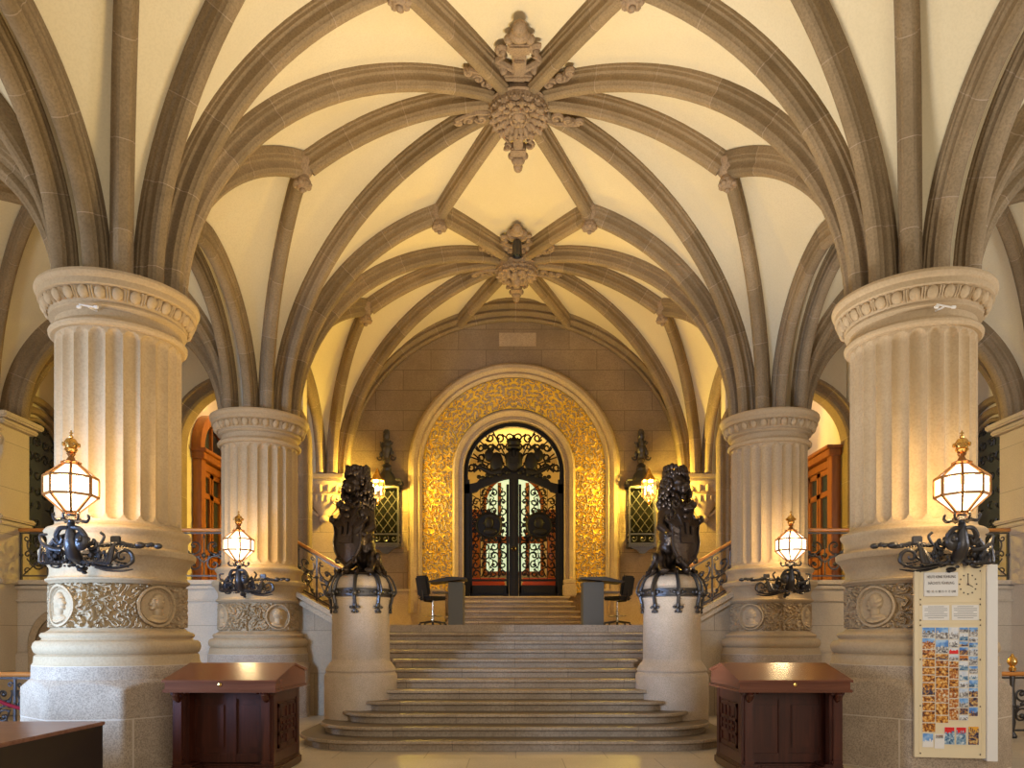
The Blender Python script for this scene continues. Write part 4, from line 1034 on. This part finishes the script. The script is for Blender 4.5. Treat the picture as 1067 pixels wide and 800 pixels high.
def bracket_lamp(x, y, s, label, ang, watts):
    """s = +1: side arm reaches toward +x"""
    t = thing('bracket_lantern', label, 'lamp', (x, y, 2.45), ang, group=None)
    # local: -y is outward from the column axis, column surface radius .96 at z .2
    lantern_cage(t, .265, 8, (0, -1.36, .79), .95)
    b = MB()
    b.tube([(0, -1.36, .49), (0, -1.36, .42), (0, -1.35, .34)], [.05,.032,.045], 12)
    b.lathe([(.02,.0),(.12,.0),(.10,.03),(.05,.05),(.04,.09)], 14, (0, -1.36, .42))
    for i in range(8): a = 2*PI*i/8; b.tube(sm([(.1*math.cos(a), -1.36+.1*math.sin(a), .43), (.16*math.cos(a), -1.36+.16*math.sin(a), .42), (.19*math.cos(a), -1.36+.19*math.sin(a), .465), (.17*math.cos(a), -1.36+.17*math.sin(a), .49)], 3), .012, 5)
    b.tube(sm([(0, -.88, .12), (0, -.98, .04), (0, -1.12, -.02), (0, -1.27, .03), (0, -1.36, .15), (0, -1.37, .28), (0, -1.36, .40)]), smr([.05,.06,.065,.075,.075,.055,.035]), 12)
    b.ell((s*.10, -1.36, .20), (.085, .055, .11), 14, 10); b.ell((s*.10, -1.41, .21), (.035,.03,.035), 10, 8)
    for q in (-1, 1): b.tube(sm([(q*.02, -1.40, .34), (q*.10, -1.40, .33), (q*.15, -1.37, .25), (q*.12, -1.35, .18), (q*.08, -1.38, .22)]), smr([.02,.028,.03,.022,.014]), 7)
    b.v = [(x_, y_, z_ if z_ > 0 else z_*.6) for x_, y_, z_ in b.v]; b.build('bracket_stem', M['iron'], t)
    sc = MB(); rng = random.Random(2)
    for k in range(7):       # acanthus curls either side
        a0 = k*1.05; zc = .22-.05*k
        for q in (-1, 1):
            sc.tube([(q*a, -1.30+.03*k, b_) for a, b_ in spiral(.15+.018*k, zc, .012, .065, a0, a0+6.5, 16)], smr([.012, .02, .016], 8), 6)
            sc.tube(sm([(q*(.04+.04*k), -1.22, .04-.02*k), (q*(.12+.04*k), -1.27, -.05), (q*(.2+.03*k), -1.2, -.02+.03*k), (q*(.22+.03*k), -1.18, .05+.02*k)], 4), smr([.018,.028,.018,.006], 4), 6)
    for k in range(90):
        a = rng.uniform(PI, 2*PI); r_ = rng.uniform(.12, .32); c_ = rng.uniform(.012, .030)
        sc.ell((r_*math.cos(a)*1.08, -1.12+rng.uniform(-.16, .1), .09+.68*r_*math.sin(a)), (c_, c_, c_*1.3), 7, 5)
    sc.tube(sm([(-s*.05, -1.3, .28), (-s*.20, -1.28, .22), (-s*.28, -1.25, .08), (-s*.22, -1.2, -.06), (-s*.33, -1.2, -.02), (-s*.34, -1.2, .05)]), smr([.02,.03,.035,.025,.018,.01]), 8)
    sc.tube(sm([(-s*.12, -1.32, .1), (-s*.24, -1.3, .12), (-s*.34, -1.26, .18), (-s*.37, -1.25, .27), (-s*.30, -1.25, .28)]), smr([.02,.026,.024,.018,.012]), 8)
    sc.ell((0, -1.1, -.16), (.055, .055, .05)); sc.ell((s*.03, -1.1, -.22), .03)
    sc.v = [(x_, y_, z_ if z_ > 0 else z_*.6) for x_, y_, z_ in sc.v]; sc.build('acanthus_scrolls', M['iron'], t)
    # side arm
    ar = MB()
    def tz(u, o=0):  # follow a tangent line outside the column
        return (s*u, -1.12+.18*(u/.8)**2+o)
    ar.tube([(*tz(u), .20+.014*math.sin(u*20)) for u in [.05+.035*k for k in range(21)]], [.024+.005*(k % 2) for k in range(17)]+[.022,.018,.03,.016], 8)
    for u, r_ in ((.60, .05), (.68, .03), (.78, .043), (.34, .035), (.44, .03), (.28, .025)): x_, y_ = tz(u); ar.ell((x_, y_, .20), (r_*1.2, r_, r_*.8), 12, 8)
    for k in range(12): x_, y_ = tz(.26+.03*k); ar.ell((x_, y_-.02, .175), .013, 6, 4)
    ar.tube(sm([(s*a, -1.2+.1*min(1, max(0, a*2-.2)), b_) for a, b_ in [(.06,-.0),(.14,-.06),(.25,-.11),(.37,-.13),(.48,-.09),(.55,.0),(.54,.09),(.47,.13),(.41,.09),(.42,.03),(.46,.03),(.47,.06)]]), smr([.02,.026,.028,.028,.028,.026,.024,.022,.019,.016,.014,.012]), 8)
    ar.tube(sm([(s*.12, -1.2, .12), (s*.22, -1.15, .05), (s*.33, -1.12, .02), (s*.39, -1.1, .09), (s*.34, -1.1, .15), (s*.29, -1.1, .11), (s*.32, -1.1, .08)]), smr([.016,.022,.022,.02,.016,.013,.01]), 7)
    ar.tube(sm([(s*.16, -1.15, -.12), (s*.28, -1.1, -.17), (s*.42, -1.05, -.17), (s*.52, -1.0, -.13)]), smr([.015,.024,.022,.01]), 7)
    for k in range(26): a = rng.uniform(0, 1); c_ = rng.uniform(.012, .024); ar.ell((s*(.12+.4*a), -1.12+rng.uniform(-.05, .05), -.12+.10*math.sin(a*3)+rng.uniform(-.04, .04)), c_, 6, 5)
    ar.box((s*.36, -1.08, .25), (.11, .05, .09), bev=.01); ar.bar((s*.52, -1.07, .2), (s*.5, -.93, .2), .03); ar.bar((0, -1.0, .05), (0, -.9, .1), .1)
    ar.tube(sm([(s*.2, -1.12, .18), (s*.25, -1.12, .28), (s*.21, -1.12, .33)], 4), .017, 6)
    ar.v = [(x_, y_, z_ if z_ > 0 else z_*.6) for x_, y_, z_ in ar.v]; ar.build('side_arm', M['iron'], t)
    pl('lamp_light', (0, -1.36, .83), watts, (1, .72, .34), .14, t)
    return t
WN = 215
bracket_lamp(-XC, 9.65, 1, 'crowned octagonal brass lantern on scroll bracket of the front left column', .12, WN)
bracket_lamp(XC, 9.65, -1, 'crowned octagonal brass lantern on scroll bracket above the postcard board', -.12, WN)
bracket_lamp(-XC, 15, 1, 'crowned octagonal brass lantern on scroll bracket of the rear left column', .05, WN)
bracket_lamp(XC, 15, -1, 'crowned octagonal brass lantern on scroll bracket of the rear right column', -.05, WN)
def wall_lantern(s, label):
    t = thing('wall_lantern', label, 'lamp', (s*3.42, YW-.02, 4.0))
    fr = MB(); W = .34; Hh = 1.55; D = .36
    cs = [(-W, 0), (W, 0), (W*1.0, -D), (-W*1.0, -D)]
    for x, y in cs: fr.bar((x, y, 0), (x, y, Hh), .045)
    for z in (0, .05, Hh, .3): 
        for i in range(4): a, b = cs[i], cs[(i+1) % 4]; fr.bar((*a, z), (*b, z), .04)
    fr.box((0, -D/2, -.02), (W*2.3, D*1.25, .06), bev=.02)
    fr.prism([(-W, -.05), (W, -.05), (.15, -.13), (.06, -.22), (-.06, -.22), (-.15, -.13)], -D-.02, -D+.04, 'xz')
    # concave roof and crest figure
    fr.lathe([(.46,Hh),(.40,Hh+.05),(.28,Hh+.18),(.2,Hh+.36),(.12,Hh+.46),(.14,Hh+.52),(.08,Hh+.6)], 8, (0, -D/2, 0), smooth=False)
    for x, y in cs:
        fr.tube([(x, y, Hh+.05), (x*1.25, y, Hh+.12), (x*1.2, y, Hh+.2), (x*.8, y, Hh+.2)], [.035,.03,.025,.02], 6)
    f = fr.build('iron_cage', M['iron'], t)
    MB().box((0, -.03, Hh/2), (W*2, .03, Hh)).box((0, -D/2, Hh-.03), (W*1.9, D*.9, .03)).build('cage_backing', M['cageshade'], t)
    la = MB()
    for (p, q) in (((-W, -D), (W, -D)), ((-W, 0), (-W, -D)), ((W, 0), (W, -D))):
        a = Vector((*p, 0)); b = Vector((*q, 0)); L = (b-a).length
        def P(u, v): return a.lerp(b, u/L)+Vector((0,0,v))
        for k in range(-3, 6):
            for sg in (1, -1):
                seg = [P(min(L, max(0, u)), .35+v) for u, v in [(k*L/3+j*.04, j*.055 if sg > 0 else 1.1-j*.055) for j in range(21)] if 0 <= u <= L]
                if len(seg) > 1: la.tube(seg, .011, 4)
        for k in range(3): la.tube([P(u, v) for u, v in spiral(L*(k+.5)/3, .175, .01, min(.09, L*.15), 0, 7, 12)], .014, 5)
    la.build('lattice', M['iron'], f)
    cr = MB(); cr.lathe([(.08,0),(.13,.05),(.06,.12),(.1,.2),(.05,.3),(.04,.36)], 12, (0, -D/2, Hh+.55))
    voxpts = [(0, .45, .07), (0, .58, .09), (.01, .72, .075), (-.01, .84, .055), (0, .95, .065), (.02, 1.03, .05), (-.03, 1.05, .04), (.06, .66, .045), (-.07, .62, .045), (.11, .58, .035), (-.12, .7, .035), (.1, .78, .03), (.14, .5, .04), (-.14, .46, .04)]
    for x, z, r_ in [(a_, b_, c_*1.4) for a_, b_, c_ in voxpts]: cr.ell((x, -D/2, Hh+.45+z), (r_, r_, r_*1.5), 9, 7)
    for q in (-1, 1):
        cr.tube([(q*a, -D/2, b_) for a, b_ in spiral(.17, Hh+.82, .015, .08, 0, 6.5, 12)], .022, 5); cr.tube([(q*a, -D/2, b_) for a, b_ in spiral(.12, Hh+1.22, .01, .05, 1, 7, 10)], .016, 5)
    cr.build('crest_figure', M['iron'], t)
    # projecting lantern
    l = MB(); lx = s*-.05 if s > 0 else .0
    c = Vector((-.16 if s < 0 else .12, -D-.32, Hh-.10))
    l.lathe([(.16,.26),(.19,.22),(.20,.19)], 8, tuple(c)); l.lathe([(.20,-.20),(.20,-.22),(.185,-.22)], 8, tuple(c)); l.lathe([(.055,-.34),(.05,-.38),(.02,-.44)], 8, tuple(c)); [l.bar(c+Vector((.19*math.cos(PI*i/4), .19*math.sin(PI*i/4), -.21)), c+Vector((.05*math.cos(PI*i/4), .05*math.sin(PI*i/4), -.34)), .014) for i in range(8)]; l.lathe([(.16,.26),(.1,.34),(.06,.42),(.03,.5),(.0,.54)], 8, tuple(c))
    for i in range(8): a = 2*PI*i/8+PI/8; l.bar(c+Vector((.19*math.cos(a), .19*math.sin(a), -.2)), c+Vector((.19*math.cos(a), .19*math.sin(a), .2)), .016)
    l.tube([(c.x, c.y+.18, c.z+.3), (c.x, -D-.02, c.z+.38), (c.x*.5, -D+.05, c.z+.3)], .03, 6); l.tube([(c.x, c.y+.12, c.z-.3), (c.x, -D-.02, c.z-.35)], .025, 6)
    l.build('lantern_frame', M['brass'], t)
    MB().lathe([(.05,-.34),(.185,-.2),(.185,.2)], 8, tuple(c)).build('lantern_glass', M['pane2'], t)
    MB().ell(c, (.055, .055, .07), 12, 8).build('bulb', M['led'], t)
    pl('lamp_light', tuple(c), 1600, (1, .68, .10), .14, t)
    return t
wall_lantern(-1, 'black iron lattice wall lantern with crest left of the gold portal')
wall_lantern(1, 'black iron lattice wall lantern with crest right of the gold portal')

# ------------------------------------------------------------------ mahogany writing desks
def writing_desk(x, s, label):
    """s=+1 left desk (seen right flank), front toward -y. origin at floor centre of front"""
    t = thing('writing_desk', label, 'desk', (x, 8.36, 0), 0)
    W, D = 1.27, 1.16; h0 = 1.0
    def B(mb, x0, x1, y0, y1, z0, z1, bv=.008): return mb.box(((x0+x1)/2, (y0+y1)/2, (z0+z1)/2), (x1-x0, y1-y0, z1-z0), bev=bv)
    w = W/2-.08
    base = MB(); B(base, -w+.2, w-.2, .28, D-.055, 0, .117, .02)
    for q in (-1, 1): B(base, min(q*w+.04*q, q*(w-.26)), max(q*w+.04*q, q*(w-.26)), .02, D-.05, 0, .12, .02); B(base, min(q*(w+.02), q*(w-.2)), max(q*(w+.02), q*(w-.2)), .04, D-.07, .12, .15, .01)
    base.build('plinth', M['mahog'], t)
    ca = MB()
    for q in (-1, 1):
        a, b = sorted((q*w, q*(w-.04))); B(ca, a, b, .08, D-.1, .12, 1.0)
        for (y0, y1) in ((.06, .18), (D-.2, D-.08)): a, b = sorted((q*(w+.015), q*(w-.13))); B(ca, a, b, y0, y1, .14, .97)
        a, b = sorted((q*(w+.012), q*(w-.01))); B(ca, a, b, .1, D-.1, .84, .98); B(ca, a, b, .1, D-.1, .14, .28)
    B(ca, -w, w, .34, .38, .12, 1.0)
    for x0, x1 in ((-w+.04, -w+.14), (-.06, .06), (w-.14, w-.04)): B(ca, x0, x1, .315, .345, .125, .99)
    for z0, z1 in ((.125, .24), (.86, .995)): B(ca, -w+.035, w-.035, .319, .342, z0+.003, z1-.003)
    B(ca, -w, w, D-.12, D-.08, .12, 1.0)
    ca.build('carcass', M['mahog'], t)
    for q in (-1, 1):
        c = q*(w-.04)/2; pm = MB(); B(pm, c-.17, c+.17, .322, .342, .30, .80, .02); pm.build('front_panel', M['mahog'], t)
        fr = MB()    # geometric fretwork on the flank
        X = q*(w+.004)
        def F(y0, y1, z0, z1): fr.box((X, (y0+y1)/2, (z0+z1)/2), (.026, y1-y0, z1-z0), bev=.004)
        y0, y1 = .24, D-.26; 
        for y in (y0, y1-.05, (y0+y1)/2-.025): F(y, y+.05, .3, .82)
        for z in (.30, .44, .60, .77): F(y0, y1, z, z+.045)
        m = (y0+y1)/2
        F(m-.16, m-.12, .40, .66); F(m+.12, m+.16, .48, .80); F(m-.24, m+.24, .53, .56)
        fr.build('side_fretwork', M['mahog'], t)
        bk = MB(); c = q*(w-.06)     # carved console bracket under the top
        for k in range(4): bk.ell((q*(w-.02-.045*k)+0, .05, .96), (.022, .07, .022), 8, 6)
        bk.tube([(c, y, z) for y, z in [(.0,.96),(-.02,.93),(.0,.90),(.04,.88),(.07,.84)]], [.035,.045,.04,.035,.02], 8); bk.box((c, .06, .955), (.15, .12, .05), bev=.01)
        bk.build('console_bracket', M['mahog'], t)
        lg = MB(); B(lg, c-.045, c+.045, .03, .12, .14, .9); lg.box((c, .07, .18), (.12, .12, .06), bev=.015); lg.build('corner_post', M['mahog'], t)
    # slanted box top
    tp = MB(); y_r = .68
    prof = [(-.03, .985), (-.03, 1.085), (y_r, 1.25), (D+.02, 1.155), (D+.02, .985)]
    tp.prism(prof, -W/2+.02, W/2-.02, 'yz'); tb = tp.build('slant_box', M['mahogx'], t)
    ld = MB(); ld.prism([(-.06, 1.08), (-.06, 1.105), (y_r, 1.272), (y_r, 1.247)], -W/2, W/2, 'yz'); ld.prism([(y_r, 1.247), (y_r, 1.272), (D+.05, 1.178), (D+.05, 1.153)], -W/2, W/2, 'yz'); ld.build('sloping_lid', M['mahogx'], t)
    mo = MB(); B(mo, -W/2-.005, W/2+.005, -.06, D+.05, .965, 1.0, .012); mo.build('edge_moulding', M['mahogx'], t)
    MB().ell((0, -.035, 1.055), (.022, .008, .026), 12, 8).build('brass_escutcheon', M['brass'], t)
    return t
writing_desk(-3.30, 1, 'dark mahogany slant top writing desk beside the front left column')
writing_desk(3.10, -1, 'dark mahogany slant top writing desk left of the postcard board')
# dark table bottom-left
t = thing('counter_table', 'dark panelled table with brown wooden top in the bottom left corner', 'table', (-5.57, 6.5, 0))
MB().box((0, 0, .735), (3.0, 1.8, .035), bev=.006).build('tabletop', M['tabtop'], t)
MB().box((1.47, 0, .36), (.03, 1.76, .715)).build('side_panel', M['darkp'], t)
MB().box((-1.47, 0, .36), (.03, 1.76, .715)).build('side_panel', M['darkp'], t)
MB().box((0, .86, .36), (2.9, .03, .715)).build('back_panel', M['darkp'], t)

# ------------------------------------------------------------------ landing furniture
def steno_desk(x, y, s, wid, label):
    t = thing('reception_stand', label, 'desk', (x, y, 1.80))
    MB().box((0, 0, .45), (wid, .5, .90), bev=.006).build('grey_pedestal', M['grey'], t)
    tp = MB().prism([(s*-.62+s*.25, .935), (s*(wid/2)*1.0+s*.25*0, 1.0), (s*(wid/2+.08), .985), (s*(wid/2+.05), .93), (s*-.1, .91)], -.34, .34, 'xz'); tp.build('black_top', M['darkp'], t)
    return t
def stand(x, y, s, wid, label):
    t = thing('reception_stand', label, 'desk', (x, y, 1.80))
    MB().box((0, 0, .44), (wid, .5, .88), bev=.006).build('grey_pedestal', M['grey'], t)
    a = -s*(wid/2+.42); b = s*(wid/2+.06)
    MB().prism([(a, .89), (-s*wid/2, .985), (b, .97), (b, .94), (-s*wid/2, .90), (a*.9, .865)], -.36, .36, 'xz').build('sloping_black_top', M['darkp'], t)
    MB().box((-s*(wid/2+.16), 0, .68), (.34, .4, .025)).build('side_shelf', M['grey'], t)
    return t
stand(-1.19, 15.4, 1, .30, 'grey reception stand with black sloping top left of the door steps')
stand(1.60, 15.4, -1, .42, 'wider grey reception stand with black sloping top right of the door steps')
def office_chair(x, y, s, label):
    """s=+1: backrest on the -x side (faces +x)"""
    t = thing('office_chair', label, 'chair', (x, y, 1.80), s*.75)
    MB().box((0, 0, .60), (.46, .46, .085), bev=.035).build('seat', M['black'], t)
    b = MB(); b.box((0, 0, 0), (.08, .42, .44), bev=.033); b.xf(Matrix.Translation((-s*.26, 0, .86))@Matrix.Rotation(-s*.18, 4, 'Y')).build('backrest', M['black'], t)
    MB().tube([(-s*.02, 0, .53), (-s*.22, 0, .54), (-s*.27, 0, .62), (-s*.27, 0, .78)], .02, 6).build('back_bracket', M['darkp'], t)
    MB().lathe([(.02,.12),(.028,.12),(.028,.32),(.018,.33),(.018,.56)], 12).build('gas_column', M['chrome'], t)
    MB().tube([(.2*math.cos(2*PI*i/24), .2*math.sin(2*PI*i/24), .22) for i in range(24)], .012, 6, closed=True).bar((-.2,0,.22),(.2,0,.22),.014).bar((0,-.2,.22),(0,.2,.22),.014).build('foot_ring', M['chrome'], t)
    for k in range(5):
        a = 2*PI*k/5+.3; l = MB().bar((0, 0, .11), (.29*math.cos(a), .29*math.sin(a), .07), .045, .035).build('base_leg', M['darkp'], t)
        MB().ell((.29*math.cos(a), .29*math.sin(a), .028), (.03,.03,.028), 8, 6).build('castor', M['black'], l)
office_chair(-1.76, 16.15, 1, 'black swivel office chair behind the left reception stand')
office_chair(2.22, 16.15, -1, 'black swivel office chair behind the right reception stand')

# ------------------------------------------------------------------ postcard board
bd = thing('notice_board', 'tall cream display board with postcards, clock and opening notice on the right column', 'notice board', (4.585, 8.62, .20), math.radians(-9.0)); bd.scale = (.945, 1, 1.185)
BW, BH = .80, 1.86
def bx_(name, x0, x1, z0, z1, y0, y1, mat, parent=bd, bv=.004): return MB().box(((x0+x1)/2, (y0+y1)/2, (z0+z1)/2), (x1-x0, y1-y0, z1-z0), bev=bv).build(name, mat, parent)
bx_('panel', 0, BW, 0, BH, 0, .05, M['cream'])
bx_('side_strip', BW+.002, BW+.12, -.02, BH-.0, -.03, .10, M['white'])
bx_('rear_mount', .15, .7, .2, 1.0, .05, .12, M['cream'])
fr_ = MB()
for z in (BH-.355, BH-.56): fr_.box((BW/2, -.004, z), (BW-.08, .008, .008))
for x in (.05, BW-.05): fr_.box((x, -.003, BH/2), (.006, .006, BH-.06))
fr_.build('panel_beading', M['cream'], bd)
for x in (.065, BW-.065):
    for z in (.04, .5, .95, 1.28, 1.33, 1.48, 1.53, 1.80): MB().ell((x, -.006, z), (.008, .005, .008), 8, 5).build('screw', M['ink'], bd)
no = bx_('notice_plate', .10, .48, BH-.30, BH-.07, -.03, -.002, M['white'])
def text(body, x, z, size, parent, y=-.0325, mat=None, al='CENTER', sx=1.):
    cu = bpy.data.curves.new('t', 'FONT'); cu.body = body; cu.size = size; cu.align_x = al; cu.extrude = .0008
    o = bpy.data.objects.new('t', cu); COL.objects.link(o)
    me = bpy.data.meshes.new_from_object(o); bpy.data.objects.remove(o)
    me.materials.clear(); me.materials.append(mat or M['ink'])
    me.transform(Matrix.Translation((x, y, z))@Matrix.Rotation(PI/2, 4, 'X')@Matrix.Scale(sx, 4, (1,0,0)))
    q = bpy.data.objects.new('lettering', me); COL.objects.link(q); q.parent = parent; return q
text('HEUTE KEINE FÜHRUNG', .29, BH-.125, .036, no, sx=.82)
text('NÄCHSTE FÜHRUNG', .29, BH-.185, .036, no, sx=.86)
text('MO  10 : 15  BIS 15  11  15  UHR', .29, BH-.265, .032, no, sx=.74)
ck = MB()
for k in range(12): a = 2*PI*k/12; ck.box((.60+.095*math.sin(a), -.006, BH-.185+.095*math.cos(a)), (.013, .006, .013))
ck.build('clock_marks', M['ink'], bd)
MB().bar((.60, -.01, BH-.185), (.60, -.01, BH-.10), .007, .004).bar((.60, -.01, BH-.185), (.655, -.01, BH-.212), .009, .004).ell((.60, -.01, BH-.185), (.012,.006,.012), 10, 6).build('clock_hands', M['ink'], bd)
for x0, x1 in ((.09, .39), (.42, .72)):
    p = bx_('paper_sheet', x0, x1, BH-.53, BH-.385, -.006, -.001, M['white'], bv=.001); l = MB()
    for k in range(7): l.box(((x0+x1)/2, -.0075, BH-.40-.018*k), ((x1-x0)*(.86 if k % 3 else .6), .001, .0035))
    l.build('printed_lines', M['grey'], p)
def print_mat(name, cols, horizon=None, sc=30):
    """a printed picture: blotches of the given colours, optional sky band above the horizon"""
    m, nt, b = new_mat(name); b.inputs['Roughness'].default_value = .3
    geo = N(nt, 'ShaderNodeNewGeometry'); nz = N(nt, 'ShaderNodeTexNoise'); nz.inputs['Scale'].default_value = sc; nz.inputs['Detail'].default_value = 3
    nt.links.new(geo.outputs['Position'], nz.inputs['Vector'])
    r = N(nt, 'ShaderNodeValToRGB'); el = r.color_ramp.elements
    while len(el) < len(cols): el.new(.5)
    for i, c in enumerate(cols): el[i].position = .34+.32*i/(len(cols)-1); el[i].color = (*c, 1)
    nt.links.new(nz.outputs['Fac'], r.inputs[0]); nt.links.new(r.outputs[0], b.inputs['Base Color']); return m
PR = dict(
 warm=print_mat('print_gilt_room', [(.05,.012,.004),(.32,.09,.01),(.70,.30,.03),(.85,.60,.25)], sc=34),
 warm2=print_mat('print_red_room', [(.08,.015,.006),(.50,.13,.02),(.62,.32,.08),(.75,.68,.55)], sc=42),
 dark=print_mat('print_night_view', [(.01,.01,.03),(.06,.05,.10),(.45,.20,.04),(.7,.5,.2)], sc=38),
 town=print_mat('print_town', [(.06,.07,.08),(.25,.22,.2),(.5,.48,.46),(.8,.78,.74)], sc=45),
 sea=print_mat('print_harbour', [(.02,.06,.14),(.10,.22,.36),(.30,.42,.5),(.7,.72,.72)], sc=36),
 sky=print_mat('print_sky', [(.06,.19,.55),(.16,.36,.70),(.45,.62,.82)], sc=12),
 pale=print_mat('print_pale_sky', [(.45,.55,.7),(.7,.72,.76),(.85,.82,.78)], sc=12),
 dusk=print_mat('print_dusk', [(.5,.12,.02),(.8,.33,.04),(.2,.08,.10)], sc=14),
 red=plain('print_red', (.75,.015,.015), .35), gold=plain('print_gold', (.80,.38,.03), .35), paper=M['white'])
def card(x, z, w, h, top, low, rng, name='postcard', split=None):
    mb = MB(); y1 = -.007; b = .0025
    mb.box((x+w/2, -.0045, z+h/2), (w, .005, h), mi=2)
    hz = split if split is not None else rng.uniform(.35, .6); s1 = z+h*hz; F = y1-.0006
    mb.add([(x+b,F,z+b),(x+w-b,F,z+b),(x+w-b,F,s1),(x+b,F,s1)], [(0,1,2,3)], mi=1)
    mb.add([(x+b,F,s1),(x+w-b,F,s1),(x+w-b,F,z+h-b),(x+b,F,z+h-b)], [(0,1,2,3)], mi=0)
    if top != low:
        k = rng.randint(3, 6)
        for i in range(k):
            cx = x+w*(i+.5)/k; ww = w/k*rng.uniform(.4, .9); tt = s1+h*rng.uniform(.03, .28)
            mb.add([(cx-ww/2,F-.0005,s1-.002),(cx+ww/2,F-.0005,s1-.002),(cx+ww/2,F-.0005,tt-.006),(cx,F-.0005,tt),(cx-ww/2,F-.0005,tt-.006)], [(0,1,2,3,4)], mi=1)
    return mb.build(name, [PR[top], PR[low], PR['paper']], bd, norm=False)
rg = random.Random(9)
cols = [(.085, .148, 'A', 0), (.236, .148, 'B', 0), (.387, .11, 'C', 1), (.50, .105, 'D', 2), (.608, .105, 'E', 2)]
topz = 1.262
for ci, (x, w, _n, kind) in enumerate(cols):
    tot = (.925, .93, .90, .90, .86)[ci]; z = topz; hs = []
    while sum(hs) < tot-.04: hs.append(rg.choice([.062, .075, .088, .105, .115, .13] if kind < 2 else [.055, .068, .08, .095]))
    f = tot/sum(hs)
    for k, h in enumerate(hs):
        h *= f
        if k == 0: tl = ('sky', 'town') if kind != 1 else ('pale', 'town')
        elif k == 1 and kind == 0: tl = ('sky', 'warm2') if ci == 0 else ('sky', 'town')
        elif kind == 0: tl = rg.choice([('warm','warm'), ('warm','warm'), ('warm2','warm2'), ('warm2','warm'), ('warm','dark')])
        elif kind == 1: tl = ('pale','red') if k == 2 else (('pale','town') if k < 4 else rg.choice([('warm','warm'), ('warm2','warm2'), ('warm','warm2')]))
        else: tl = rg.choice([('sky','town'), ('pale','sea'), ('pale','town'), ('sky','sea'), ('dusk','dark'), ('dark','dark'), ('sky','dark'), ('pale','dark')])
        card(x, z-h+.003, w-.003, h-.004, *tl, rg); z -= h
card(.085, .245, .15, .09, 'warm', 'warm', rg)
card(.09, .10, .12, .135, 'sky', 'paper', rg, split=.4); card(.225, .09, .11, .14, 'paper', 'paper', rg)
card(.235, .185, .09, .038, 'warm2', 'town', rg)
for x in (.335, .465): card(x, .13, .115, .17, 'red', 'sea', rg, 'brochure', split=.62)
card(.60, .13, .12, .18, 'gold', 'dark', rg, 'brochure', split=.7)

for q, nm in ((-1, 'left'), (1, 'right')):
    t = thing('floodlight', f'tiny white floodlight bar on the neck of the front {nm} column', 'lamp', (q*XC-q*.10, 9.65-.92, 5.44))
    MB().bar((-.10, 0, .02), (.12, 0, -.02), .014).bar((0, .02, 0), (0, .20, .03), .016).build('bar', M['white'], t)
    for x in (-.1, .1): MB().box((x, 0, -.01), (.05, .03, .03), bev=.005).build('lamp_head', M['white'], t)
# ------------------------------------------------------------------ light
w = bpy.data.worlds.new('w'); SC.world = w; w.use_nodes = True
bg = w.node_tree.nodes['Background']; bg.inputs[0].default_value = (1.0, .90, .76, 1); bg.inputs[1].default_value = .45
def area(name, loc, target, size, energy, col):
    l = bpy.data.lights.new(name, 'AREA'); l.shape = 'RECTANGLE'; l.size, l.size_y = size; l.energy = energy; l.color = col
    o = bpy.data.objects.new(name, l); COL.objects.link(o); o.location = loc
    o.rotation_euler = (Vector(target)-Vector(loc)).to_track_quat('-Z', 'Y').to_euler(); return o
area('assumed_daylight_left', (-9.5, 3.5, 1.5), (-3.2, 11.5, 1.0), (1.5, 2.5), 330, (.34, .56, 1)).data.spread = math.radians(75)  # assumed cool daylight from the front left, an unseen area light without an opening
area('front_fill', (3.0, -2.5, 3.5), (1, 14, 4), (4, 4), 400, (1, .92, .80))  # added fill behind the camera for assumed entrance daylight, no entrance built
for s in (-1, 1):
    area('aisle_fill', (s*10.3, 7.0, 4.5), (s*6, 10, 7), (2, 3.5), 260, (.85, .9, 1))  # added unseen fill light in each aisle, no window stands there
    pl('lobby_fill', (s*6.6, 19.3, 7.6), 55, (1, .72, .45), .2)  # added fill light to brighten each lobby, no lamp fixture built
pl('assumed_hall_light', (0, 23.3, 6.9), 170, (1, .60, .14), .3)  # assumed source of the warm glow behind the iron door, no fixture built
pl('assumed_hall_light', (0, 22.0, 3.6), 10, (1, .55, .2), .3)  # second assumed light, lower in the inner hall, also without a fixture
for nm, lc, tg, sz, en, cl in (('vault_fill_left', (-.8, 9.2, .12), (-1.6, 10.6, 10), (1.4, 1.2), 170, (1, .72, .30)), ('vault_fill_right', (.9, 9.2, .12), (2.2, 10.6, 10), (1.4, 1.2), 175, (.94, .96, 1)), ('landing_fill', (0, 16.6, 3.0), (0, 16.6, 10), (4, 1.5), 50, (1, .76, .36))):  # added fill lights without fixtures, unseen, to brighten the vault from below
    area(nm, lc, tg, sz, en, cl).data.spread = math.radians(100)
# ------------------------------------------------------------------ camera
cd = bpy.data.cameras.new('cam'); cam = bpy.data.objects.new('cam', cd); COL.objects.link(cam)
cam.location = (-.05, 0, 1.6); cam.rotation_euler = (PI/2, 0, 0)
cd.sensor_width = 36; cd.lens = 780/1067*36; cd.shift_y = (662-400)/1067; cd.clip_end = 100
SC.camera = cam
SC.view_settings.view_transform = 'Standard'; SC.view_settings.look = 'None'; SC.view_settings.gamma = 1
SC.view_settings.use_curve_mapping = False; SC.view_settings.exposure = -0.15
